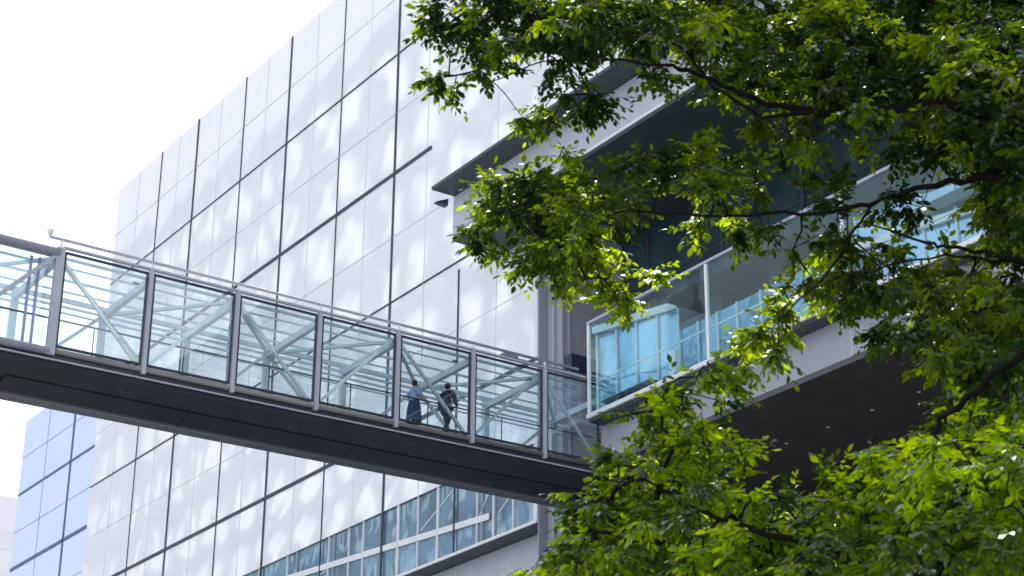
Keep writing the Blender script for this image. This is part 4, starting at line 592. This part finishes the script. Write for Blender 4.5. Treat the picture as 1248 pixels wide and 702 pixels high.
LOWER_SPRAYS = "358,417,280 336,403,275 368,423,289 353,402,281 340,402,276 354,408,278 344,404,280 342,403,279 340,418,273 343,428,275 347,425,279 332,412,272 335,418,269 330,412,270 358,421,278 340,415,273 337,421,269 333,430,271 330,420,268 326,407,262 339,431,266 345,429,265 335,413,257 334,416,258 335,417,256 351,444,265 330,405,255 352,440,271 335,401,260 338,391,251 343,405,261 347,417,268 337,398,250 351,422,259 336,403,262 359,427,265 338,413,261 353,408,261 320,386,247 337,409,254 333,403,257 311,395,242 330,424,247 331,440,252 328,434,256 326,433,250 348,436,258 313,407,240 320,420,250 341,441,261 308,406,247 320,442,247 320,431,244 320,433,239 340,458,247 328,431,236 326,445,244 338,466,250 323,429,237 311,413,236 318,421,238 303,405,232 309,419,231 324,418,234 306,421,235 319,435,227 310,432,227 305,425,224 312,437,226 308,437,225 308,428,227 306,428,225 300,411,222 299,406,220 313,454,225 303,429,218 310,430,223 327,430,233 335,438,235 296,402,222 324,433,223 300,397,218 340,453,236 320,439,234 309,406,217 320,432,234 332,452,240 316,410,221 334,450,231 318,430,230 298,415,222 356,462,235 340,438,231 303,410,218 325,441,229 326,447,233 311,425,223 307,400,219 292,402,213 333,446,230 340,415,247 326,417,239 336,427,247 342,408,246 351,437,251 320,411,237 351,435,253 329,401,240 361,436,253 347,421,243 336,414,241 329,401,237 334,408,246 337,417,240 329,407,243 315,379,232 319,391,233 328,410,247 319,401,237 319,403,236 321,405,218 324,392,219 335,409,224 307,402,222 344,423,236 379,454,247 327,411,219 348,444,241 329,407,234 343,414,227 335,427,236 339,444,235 349,426,230 332,426,238 337,410,230 313,404,221 297,379,220 336,435,238 376,452,247 342,414,231 315,396,230 346,416,235 319,396,229 336,427,227 300,367,219 320,397,220 322,407,223 340,417,224 357,458,235 325,411,223 324,418,226 337,404,227 333,408,229 350,439,236 336,434,238 345,433,230 344,391,235 370,425,241 344,399,242 344,415,242 356,419,238 320,372,219 324,387,234 333,379,233 338,389,235 335,386,229 302,360,224 330,375,230 345,404,242 350,402,234 325,386,236 329,382,227 348,387,225 323,392,217 334,381,219 366,414,228 333,404,219 335,406,220 316,368,209 319,383,216 319,378,210 342,389,222 343,396,222 316,383,213 297,339,208 327,382,218 345,406,227 314,376,215 347,391,219 358,411,235 361,406,234 357,415,232 320,376,208 342,389,228 358,425,229 327,379,223 365,411,233 349,393,227 331,399,221 321,376,223 318,379,220 354,408,261 350,398,253 337,386,247 335,383,241 325,354,208 341,379,217 367,389,233 338,379,224 355,397,223 367,399,242 308,330,206 355,381,219 349,391,224 343,379,221 344,371,219 330,353,211 358,398,231 319,347,205 385,418,245 348,379,227 323,351,222 325,348,215 339,363,227 368,408,243 342,382,227 377,404,229 341,367,224 327,349,209 359,391,235 355,387,234 358,376,241 357,375,240 384,381,238 373,375,236 337,349,230 371,371,235 352,359,223 323,338,220 357,359,227 368,376,240 371,382,235 335,349,223 342,338,226 365,368,237 329,336,218 360,363,228 338,337,222 381,382,243 356,361,214 306,322,204 327,349,211 367,367,224 369,372,224 357,359,220 361,367,223 356,361,223 354,380,217 377,404,230 356,366,212 349,355,215 313,333,202 341,342,213 371,391,225 355,380,224 347,350,214 375,382,219 333,356,216 357,377,217 332,361,211 351,359,215 359,383,218 344,355,219 352,378,222 349,370,224 353,380,217 345,348,211 370,390,229 368,358,243 348,347,240 364,360,242 357,352,244 347,342,240 349,348,241 360,350,241 368,365,240 374,358,231 391,365,243 334,322,226 354,339,223 388,381,241 372,369,244 360,344,232 343,327,226 355,340,234 333,317,214 349,338,229 360,344,236 362,349,228 330,315,225 370,358,241 352,349,233 347,337,224 363,341,229 340,321,217 373,349,231 370,355,231 377,364,233 354,339,236 403,395,254 351,328,226 311,305,196 387,359,223 370,361,221 347,336,210 361,355,217 364,364,225 360,355,213 316,316,197 336,323,214 367,346,212 395,388,234 343,320,207 369,358,214 329,334,209 302,290,189 390,374,221 371,352,219 360,357,220 324,313,206 328,314,202 374,361,229 340,345,208 363,364,214 336,342,215 370,348,213 316,310,203 367,351,220 318,315,197 399,403,231 364,366,217 338,344,211 391,367,226 354,331,209 343,318,209 348,333,213 319,312,203 326,308,205 332,324,206 372,353,223 368,342,218 385,372,223 332,328,210 371,377,221 372,341,243 381,351,246 355,327,236 371,355,247 377,354,250 362,322,235 370,349,238 325,306,223 362,323,232 360,320,230 370,339,237 391,347,246 333,304,228 367,339,230 381,357,248 383,345,237 325,292,217 355,322,228 317,295,221 383,359,246 339,314,230 342,323,228 350,327,228 340,319,224 373,348,238 400,360,249 360,336,231 355,330,235 369,326,239 356,327,226 373,329,240 348,317,223 316,296,215 393,357,239 328,290,197 356,309,212 375,327,215 355,310,207 342,298,212 335,308,210 349,318,202 364,330,221 380,353,228 371,352,220 397,370,222 357,315,214 348,327,210 370,342,226 360,333,219 387,357,219 345,314,203 374,343,212 370,352,219 378,339,218 373,345,216 334,302,212 365,328,227 354,336,212 425,401,246 395,366,227 399,373,225 359,338,216 375,349,215 354,322,214 339,301,204 343,309,200 356,324,209 374,342,215 312,287,207 374,343,225 367,335,211 346,308,216 379,330,221 381,348,222 361,324,218 374,345,228 352,314,209 338,301,215 330,302,200 408,356,225 370,340,217 354,336,213 370,345,228 366,340,220 356,320,209 315,296,202 352,311,215 395,344,223 367,316,217 345,299,220 409,357,246 343,300,226 365,320,231 351,304,214 366,325,220 359,318,226 349,309,209 365,311,232 326,281,217 408,353,236 392,345,228 345,303,218 313,269,213 363,318,220 317,280,202 316,273,196 372,327,221 373,333,231 340,297,222 337,288,220 353,310,209 375,324,235 370,321,226 328,283,217 346,308,214 378,323,221 365,320,234 367,316,234 359,309,221 314,272,208 355,307,212 338,288,218 380,334,218 344,297,225 396,354,238 351,305,227 341,297,229 387,338,248 359,309,238 347,297,230 379,324,245 376,337,252 372,334,249 361,332,246 372,333,251 347,304,205 391,344,212 370,314,211 356,305,202 411,353,220 360,308,207 361,312,206 367,322,211 342,298,207 348,301,210 340,295,206 370,315,208 391,341,221 325,276,199 355,310,206 403,346,222 346,295,201 394,335,213 351,308,198 384,330,207 367,314,247 362,308,246 371,356,225 408,475,260 417,419,243 379,414,241 401,459,258 394,399,226 440,402,244 382,416,232 404,403,229 406,393,239 399,413,248 443,388,243 407,468,252 378,411,238 365,427,240 390,371,236 381,437,248 464,418,252 406,430,249 406,393,230 390,426,247 400,407,244 428,433,238 379,379,229 400,400,248 390,420,239 373,427,247 405,414,246 425,420,238 394,414,233 413,395,233 393,387,239 391,357,221 442,401,239 407,427,253 420,419,255 362,412,233 404,391,229 389,450,252 396,412,235 381,418,247 454,415,251 405,371,236 384,376,224 406,393,238 418,421,257 437,392,247 428,390,239 423,381,236 409,386,243 409,376,236 389,397,225 407,379,234 428,442,253 400,418,233 399,393,244 336,372,222 454,401,254 402,407,251 364,443,256 345,448,249 380,484,258 382,494,251 382,454,259 384,459,252 372,456,263 362,453,252 363,439,256 351,459,247 351,443,242 371,444,247 318,430,241 361,448,261 353,445,251 357,460,240 350,453,243 365,434,243 341,428,246 337,451,235 329,426,223 339,429,249 370,457,247 373,475,249 357,453,259 371,459,237 346,432,228 364,474,247 360,478,264 358,443,237 354,455,235 324,442,236 333,446,247 377,476,254 359,444,240 363,453,235 356,452,246 358,452,236 358,453,238 346,446,234 382,448,247 407,365,257 404,350,247 412,367,228 383,359,238 386,338,226 371,343,242 430,390,250 407,350,254 418,359,236 420,373,230 369,322,241 429,388,238 388,351,245 404,359,249 388,342,227 367,347,234 386,345,243 398,357,233 426,372,243 387,340,229 396,368,250 389,363,246 412,354,233 413,383,251 385,334,236 412,356,259 391,348,250 384,326,234 379,339,241 395,354,222 385,344,219 393,356,254 416,352,243 378,345,245 403,348,243 392,368,239 391,354,232 406,359,230 378,349,224 397,354,237 345,294,223 390,328,210 369,316,223 366,299,205 390,329,222 343,292,225 366,305,237 346,271,204 399,338,240 379,321,213 347,290,192 381,305,232 379,314,208 366,299,198 379,302,215 312,253,206 377,301,232 331,263,214 353,290,206 370,299,201 371,315,235 387,322,227 359,298,195 315,266,216 428,337,247 386,313,216 338,272,196 341,284,210 335,274,225 424,330,248 337,272,209 387,321,206 281,226,191 361,286,226 313,251,190 360,293,205 351,286,214 349,283,228 380,304,229 349,282,210 397,317,222 355,290,220 386,328,232 380,320,223 372,296,239 377,302,218 410,344,260 358,286,200 399,324,251 365,295,211 325,260,190 319,260,201 360,287,218 435,346,227 362,286,227 350,294,228 375,303,241 372,307,229 378,304,215 322,274,189 300,251,201 302,365,186 286,391,199 306,374,197 331,447,209 338,392,192 348,340,200 332,356,185 325,394,201 299,347,183 400,370,216 384,336,193 391,324,194 283,376,187 381,372,197 291,334,185 400,414,207 305,415,206 265,365,189 351,387,194 418,373,212 367,365,191 349,452,215 336,342,190 314,356,199 357,317,188 387,368,212 390,350,205 435,412,208 290,360,196 396,360,199 358,326,183 383,410,212 411,355,207 345,344,196 331,371,192 314,354,190 351,305,192 322,274,172 315,363,192 378,415,216 379,343,202 321,380,188 313,343,181 361,395,211 369,408,211 339,375,186 395,433,213 296,411,198 325,368,204 285,383,191 339,373,202 301,352,179 323,360,201 343,428,202 412,338,198 425,375,216 390,437,205 320,386,205 345,330,197 349,366,209 370,414,207 342,309,192 363,366,202 289,356,180 342,366,191 389,447,226 353,326,192 323,376,196 299,422,202 339,356,201 481,405,219 401,408,216 309,379,190 354,441,219 300,323,182 349,356,205 390,330,191 343,414,199 336,374,200 326,435,212 451,376,216 354,350,206 332,315,194 325,406,209 350,420,197 365,377,208 381,351,197 380,321,188 400,375,214 254,307,178 363,400,197 348,411,205 389,391,216 451,376,209 450,388,213 322,315,180 337,424,204 303,381,189 434,445,219 314,392,200 324,371,202 352,327,193 328,404,204 324,375,203 286,374,188 327,363,203 374,367,198 346,351,190 348,331,194 380,403,203 356,429,214 320,314,174 343,405,189 411,384,181 326,366,176 330,339,181 340,417,184 338,353,169 359,298,170 390,345,187 382,341,167 350,321,176 305,358,168 363,445,192 338,457,195 327,371,166 426,432,184 347,430,189 311,428,183 335,346,167 413,431,182 354,350,174 338,314,162 345,315,171 324,366,173 362,331,179 396,384,172 330,322,173 326,343,168 339,365,180 369,353,176 365,441,199 338,373,176 393,350,181 358,347,182 397,410,180 380,390,172 330,319,159 339,315,169 378,433,198 311,325,174 426,465,185 307,375,164 333,397,190 277,361,161 327,392,186 381,339,175 459,402,186 389,409,182 309,327,175 313,434,187 276,362,168 348,384,183 328,384,188 297,334,163 439,398,185 322,313,156 374,373,189 312,370,165 319,349,178 378,465,189 348,361,167 296,350,175 393,324,174 417,395,190 412,394,185 426,328,227 385,299,189 398,294,226 408,314,193 393,302,223 358,280,209 315,231,197 350,266,187 304,226,176 404,314,196 324,244,215 338,263,174 388,307,220 394,298,187 394,289,239 459,366,211 390,298,207 363,275,216 368,277,192 337,251,184 408,327,221 437,328,241 317,249,198 377,286,192 384,298,225 369,277,229 351,260,216 347,268,210 322,245,211 372,281,193 350,272,217 317,242,204"
UPPER_LIMBS = [
    [(9.42,6.68,7.00,0.0620),(9.13,6.97,7.33,0.0527),(8.89,7.28,7.54,0.0434),(8.57,7.68,7.69,0.0360),(8.20,8.27,7.78,0.0260),(7.98,8.61,7.91,0.0211),(7.75,8.83,8.05,0.0174),(7.59,9.08,8.29,0.0136),(7.45,9.15,8.32,0.0112),(7.21,9.40,8.40,0.0087),(6.87,9.85,8.49,0.0056),(6.71,10.24,8.45,0.0037)],
    [(8.20,8.27,7.78,0.0186),(7.85,8.63,7.80,0.0124),(7.65,8.89,8.08,0.0112),(7.52,9.06,8.42,0.0087),(7.29,9.24,8.63,0.0062),(6.94,9.55,8.73,0.0050),(6.55,10.02,8.84,0.0031)],
    [(8.99,6.82,7.54,0.0558),(8.80,7.16,7.89,0.0434),(8.66,7.46,8.26,0.0310),(8.56,7.66,8.51,0.0279),(8.32,7.98,8.95,0.0217),(7.66,8.58,9.16,0.0155),(7.00,9.42,9.16,0.0093)],
    [(8.57,7.68,7.69,0.0186),(8.49,7.86,7.95,0.0136),(8.39,8.01,8.05,0.0112),(8.20,8.25,8.09,0.0087),(8.03,8.45,8.18,0.0056)],
    [(9.23,6.58,6.66,0.0465),(8.91,7.03,6.98,0.0341),(8.56,7.59,7.11,0.0223),(8.46,7.89,7.15,0.0186),(8.33,8.15,7.08,0.0161),(8.18,8.39,7.08,0.0136),(7.92,8.67,7.11,0.0118),(7.59,9.13,7.18,0.0093),(7.36,9.38,7.25,0.0074),(7.05,9.71,7.26,0.0056),(6.66,9.94,7.32,0.0037)],
    [(8.74,6.97,6.29,0.0248),(8.59,7.46,6.56,0.0155),(8.47,7.64,6.63,0.0112),(8.42,7.77,6.69,0.0099),(8.29,8.03,6.87,0.0062),(8.14,8.14,6.85,0.0037)],
    [(8.74,6.97,6.29,0.0186),(8.64,7.45,6.51,0.0112),(8.45,7.67,6.58,0.0081),(8.30,8.03,6.59,0.0056),(8.17,8.28,6.53,0.0037)],
    [(8.33,8.15,7.08,0.0099),(8.13,8.38,6.64,0.0074),(8.02,8.55,6.47,0.0056),(7.91,8.71,6.29,0.0037)],
    [(7.36,9.38,7.25,0.0062),(7.32,9.51,7.03,0.0050),(7.28,9.65,6.82,0.0031)]]
LOWER_LIMBS = [
    [(6.98,6.03,3.80,0.0372),(6.83,6.45,3.95,0.0298),(6.75,6.82,4.10,0.0248),(6.70,7.26,4.33,0.0186),(6.55,7.55,4.46,0.0136),(6.39,7.83,4.64,0.0087),(6.20,8.01,4.80,0.0050)],
    [(7.37,5.75,5.37,0.0310),(7.19,6.14,5.10,0.0217),(7.12,6.39,4.96,0.0174),(7.02,6.53,4.83,0.0136),(6.95,6.65,4.67,0.0087)],
    [(6.75,6.82,4.10,0.0124),(6.63,7.15,4.37,0.0068),(6.56,7.23,4.57,0.0050),(6.57,7.39,4.75,0.0031)],
    [(6.83,6.45,3.95,0.0186),(6.83,6.31,4.22,0.0124),(6.85,6.20,4.41,0.0074)]]

def unpack(s): return [Vector([int(c) / 50 for c in p.split(',')]) for p in s.split()]
def tree(label, trunk, limbs, sprays, leafmat, seed, size, bias):
    rnd = random.Random(seed)
    root = empty('tree', label, 'tree', None)
    tm, bm_ = MB(), MB()
    tm.tube([t[:3] for t in trunk], [t[3] for t in trunk], 14)
    nodes = []                                     # (pos, radius, parent)
    for lb in limbs:
        pts = []
        for a, b in zip(lb[:-1], lb[1:]):
            for k in range(4):
                t = k / 4
                p = Vector(a[:3]).lerp(Vector(b[:3]), t); r = a[3] + (b[3] - a[3]) * t
                j = r * .5 + .008
                p = p + Vector((rnd.uniform(-j, j), rnd.uniform(-j, j), rnd.uniform(-j, j) * 1.2)) if (k or pts) else p
                pts.append((p, r))
        pts.append((Vector(lb[-1][:3]), lb[-1][3]))
        tm.tube([p for p, r in pts], [r for p, r in pts], 10)
        nodes += [(p, r) for p, r in pts]
    # twigs: join every spray to the nearest wood, nearest sprays first
    todo = []
    for s in sprays:
        d = min(range(len(nodes)), key=lambda i: (nodes[i][0] - s).length_squared)
        todo.append(((nodes[d][0] - s).length, s))
    todo.sort(key=lambda t: t[0])
    net = [(p, None) for p, r in nodes]
    links = []
    for _, s in todo:
        best = min(range(len(net)), key=lambda i: (net[i][0] - s).length_squared * (1 if i < len(nodes) else 1.25))
        q = net[best][0]
        mid = q.lerp(s, .5) + Vector((rnd.uniform(-.04, .04), rnd.uniform(-.04, .04), rnd.uniform(0, .07)))
        links.append([best, q, mid, s])
        net.append((mid, None)); net.append((s, len(links) - 1))
    weight = [1] * len(links)
    base = len(nodes)
    for i in range(len(links) - 1, -1, -1):
        b = links[i][0]
        if b >= base: weight[(b - base) // 2] += weight[i]
    for (b, q, mid, s), wgt in zip(links, weight):
        r0 = min(.022, .0032 + .0011 * math.sqrt(wgt) * 1.4)
        bm_.tube([q, mid, s], [r0, r0 * .85, r0 * .6], 5)
    # leaves
    V, F, T = [], [], []
    def leaf(p, d, up, ln, wd, tint):
        d = d.normalized(); sd = d.cross(up)
        if sd.length < 1e-3: sd = d.cross(Vector((1, 0, 0)))
        sd.normalize(); n = sd.cross(d).normalized()
        f = rnd.uniform(.08, .35); cv = rnd.uniform(.0, .28)
        i = len(V)
        for t, ww in ((0, .08), (.28, .8), (.55, 1.0), (.8, .55), (1, .02)):
            c = p + d * (ln * t) - n * (ln * cv * t * t)
            h = wd * .5 * ww
            V.extend((tuple(c + sd * h + n * (h * f)), tuple(c), tuple(c - sd * h + n * (h * f))))
        for k in range(4):
            a = i + 3 * k
            F.append((a, a + 1, a + 4, a + 3)); F.append((a + 1, a + 2, a + 5, a + 4)); T.extend((tint, tint))
    for (b, q, mid, s) in links:
        out = (s - mid); out = out.normalized() if out.length > 1e-4 else Vector((1, 0, 0))
        crown_shade = max(0, min(1, (s.z - 7.7) / 1.1)) * .26 if s.z > 7.7 else 0     # shade high in the crown, put into the leaf tint
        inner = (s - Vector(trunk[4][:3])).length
        crown_shade += max(0, min(1, (3.0 - inner) / 1.8)) * .24 if seed == 5 else 0     # shade deep inside the crown, also put into the tint
        base_t = min(1, max(0, .5 + bias - crown_shade + 1.1 * mnoise.noise(s * 1.7) + .5 * mnoise.noise(s * 4.1 + Vector((7, 3, 1)))))  # noise clumps of light and dark tint stand in for sunlit and shaded foliage
        nt = rnd.randint(6, 8)
        for k in range(nt):
            dirn = (out * .7 + Vector((rnd.gauss(0, .7), rnd.gauss(0, .7), rnd.gauss(-.12, .38)))).normalized()
            L = rnd.uniform(.10, .23) * size
            end = s + dirn * L + Vector((0, 0, -.05 * L))
            if k < 3: bm_.tube([s, s.lerp(end, .5) + Vector((0, 0, .012)), end], [.0028, .0022, .0014], 4)
            m_ = rnd.randint(6, 8)
            side = dirn.cross(Vector((0, 0, 1)))
            side = side.normalized() if side.length > 1e-3 else Vector((1, 0, 0))
            for j in range(m_ + 1):
                t = (j + .6) / (m_ + .6); p = s.lerp(end, t)
                sg = 1 if j % 2 else -1
                if j == m_: dd = dirn
                else: dd = dirn * rnd.uniform(.5, .9) + side * sg * rnd.uniform(.6, 1.1) + Vector((0, 0, rnd.uniform(-.45, .1)))
                up = Vector((rnd.gauss(0, .45), rnd.gauss(0, .45), 1))
                ln = rnd.uniform(.042, .078) * size
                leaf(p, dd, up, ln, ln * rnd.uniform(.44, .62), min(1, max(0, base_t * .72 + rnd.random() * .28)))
    me = bpy.data.meshes.new('crown'); me.from_pydata(V, [], F); me.materials.append(leafmat)
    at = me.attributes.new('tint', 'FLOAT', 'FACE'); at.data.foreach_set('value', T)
    me.polygons.foreach_set('use_smooth', [True] * len(me.polygons)); me.update()
    o = bpy.data.objects.new('crown', me); COL.objects.link(o); o.parent = root
    tm.build('trunk', M['bark'], root, True); bm_.build('twigs', M['bark'], root)
    return root
UT = [(10.6, 6.3, 0, .24), (10.55, 6.35, 2.5, .20), (10.45, 6.5, 5, .17), (10.2, 6.7, 7.0, .14), (9.7, 7.0, 7.75, .10), (9.5, 7.3, 9.5, .06), (9.3, 7.6, 11, .03)]
LT = [(7.9, 5.3, 0, .17), (7.85, 5.5, 2, .14), (7.8, 5.8, 3.4, .12), (7.8, 5.95, 4.6, .09), (7.8, 6.07, 5.59, .06), (7.7, 6.3, 6.4, .03)]
for lb in UPPER_LIMBS:
    if lb[0][3] > .055 and lb[0][0] > 9: lb.insert(0, (10.2, 6.7, 7.0, lb[0][3] * 1.05) if lb[0][2] < 7.9 else (9.8, 6.95, 7.6, lb[0][3]))
LOWER_LIMBS[0].insert(0, (7.8, 5.8, 3.3, .08))
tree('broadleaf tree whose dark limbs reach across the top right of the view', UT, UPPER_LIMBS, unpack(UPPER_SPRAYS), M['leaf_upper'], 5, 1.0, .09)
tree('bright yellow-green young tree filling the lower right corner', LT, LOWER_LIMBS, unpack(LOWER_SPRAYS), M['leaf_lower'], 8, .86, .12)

# ------------------------------------------------------------------ light, sky, camera
SUN = Vector((math.cos(math.radians(55)) * .5, math.cos(math.radians(55)) * .866, math.sin(math.radians(55))))
world = bpy.data.worlds.new('World'); SC.world = world; world.use_nodes = True
nt = world.node_tree; nt.nodes.clear()
out = nt.nodes.new('ShaderNodeOutputWorld')
sky = nt.nodes.new('ShaderNodeTexSky'); sky.sky_type = 'NISHITA'; sky.sun_disc = False
sky.sun_elevation = math.radians(55); sky.sun_rotation = math.atan2(.5, .866); sky.air_density = 1.0; sky.dust_density = 2.5
b1 = nt.nodes.new('ShaderNodeBackground'); b1.inputs['Strength'].default_value = .10; nt.links.new(sky.outputs[0], b1.inputs[0])
b2 = nt.nodes.new('ShaderNodeBackground'); b2.inputs['Color'].default_value = (.93, .95, 1, 1); # thin bright haze, thick towards the horizon and thinning to blue overhead
tc = nt.nodes.new('ShaderNodeTexCoord'); sx = nt.nodes.new('ShaderNodeSeparateXYZ'); nt.links.new(tc.outputs['Generated'], sx.inputs[0])
hr = nt.nodes.new('ShaderNodeMapRange'); hr.interpolation_type = 'SMOOTHSTEP'
hr.inputs['From Min'].default_value = .62; hr.inputs['From Max'].default_value = .92; hr.inputs['To Min'].default_value = 1.17; hr.inputs['To Max'].default_value = .25
nt.links.new(sx.outputs['Z'], hr.inputs['Value']); nt.links.new(hr.outputs[0], b2.inputs['Strength'])
ad = nt.nodes.new('ShaderNodeAddShader'); nt.links.new(b1.outputs[0], ad.inputs[0]); nt.links.new(b2.outputs[0], ad.inputs[1])
nt.links.new(ad.outputs[0], out.inputs[0])
sd = bpy.data.lights.new('sun', 'SUN'); sd.energy = 5.0; sd.angle = math.radians(.6); sd.color = (1, .95, .86)
so = bpy.data.objects.new('sun', sd); COL.objects.link(so); so.rotation_euler = (-SUN).to_track_quat('-Z', 'Y').to_euler(); so.location = (0, 0, 60)

AZ, PITCH, ROLL, FPX = math.radians(33.95), math.radians(23.1), .0078, 2345.0
hx, hy = math.sin(AZ), math.cos(AZ)
fwd = Vector((hx * math.cos(PITCH), hy * math.cos(PITCH), math.sin(PITCH)))
rt = Vector((hy, -hx, 0)); up = Vector((-hx * math.sin(PITCH), -hy * math.sin(PITCH), math.cos(PITCH)))
ri = rt * math.cos(ROLL) + up * math.sin(ROLL); ui = up * math.cos(ROLL) - rt * math.sin(ROLL)
cam = bpy.data.cameras.new('camera'); co = bpy.data.objects.new('camera', cam); COL.objects.link(co)
mtx = Matrix((ri, ui, -fwd)).transposed().to_4x4(); mtx.translation = (0, 0, 1.6); co.matrix_world = mtx
cam.sensor_width = 36; cam.lens = FPX * 36 / 1248; cam.clip_start = .1; cam.clip_end = 3000
cam.dof.use_dof = True; cam.dof.focus_distance = 62; cam.dof.aperture_fstop = 7.0
SC.camera = co
SC.view_settings.view_transform = 'Standard'; SC.view_settings.look = 'None'; SC.view_settings.exposure = 0; SC.view_settings.gamma = 1
SC.cycles.max_bounces = 10; SC.cycles.transparent_max_bounces = 24; SC.cycles.use_denoising = True
SC.cycles.sample_clamp_indirect = 6
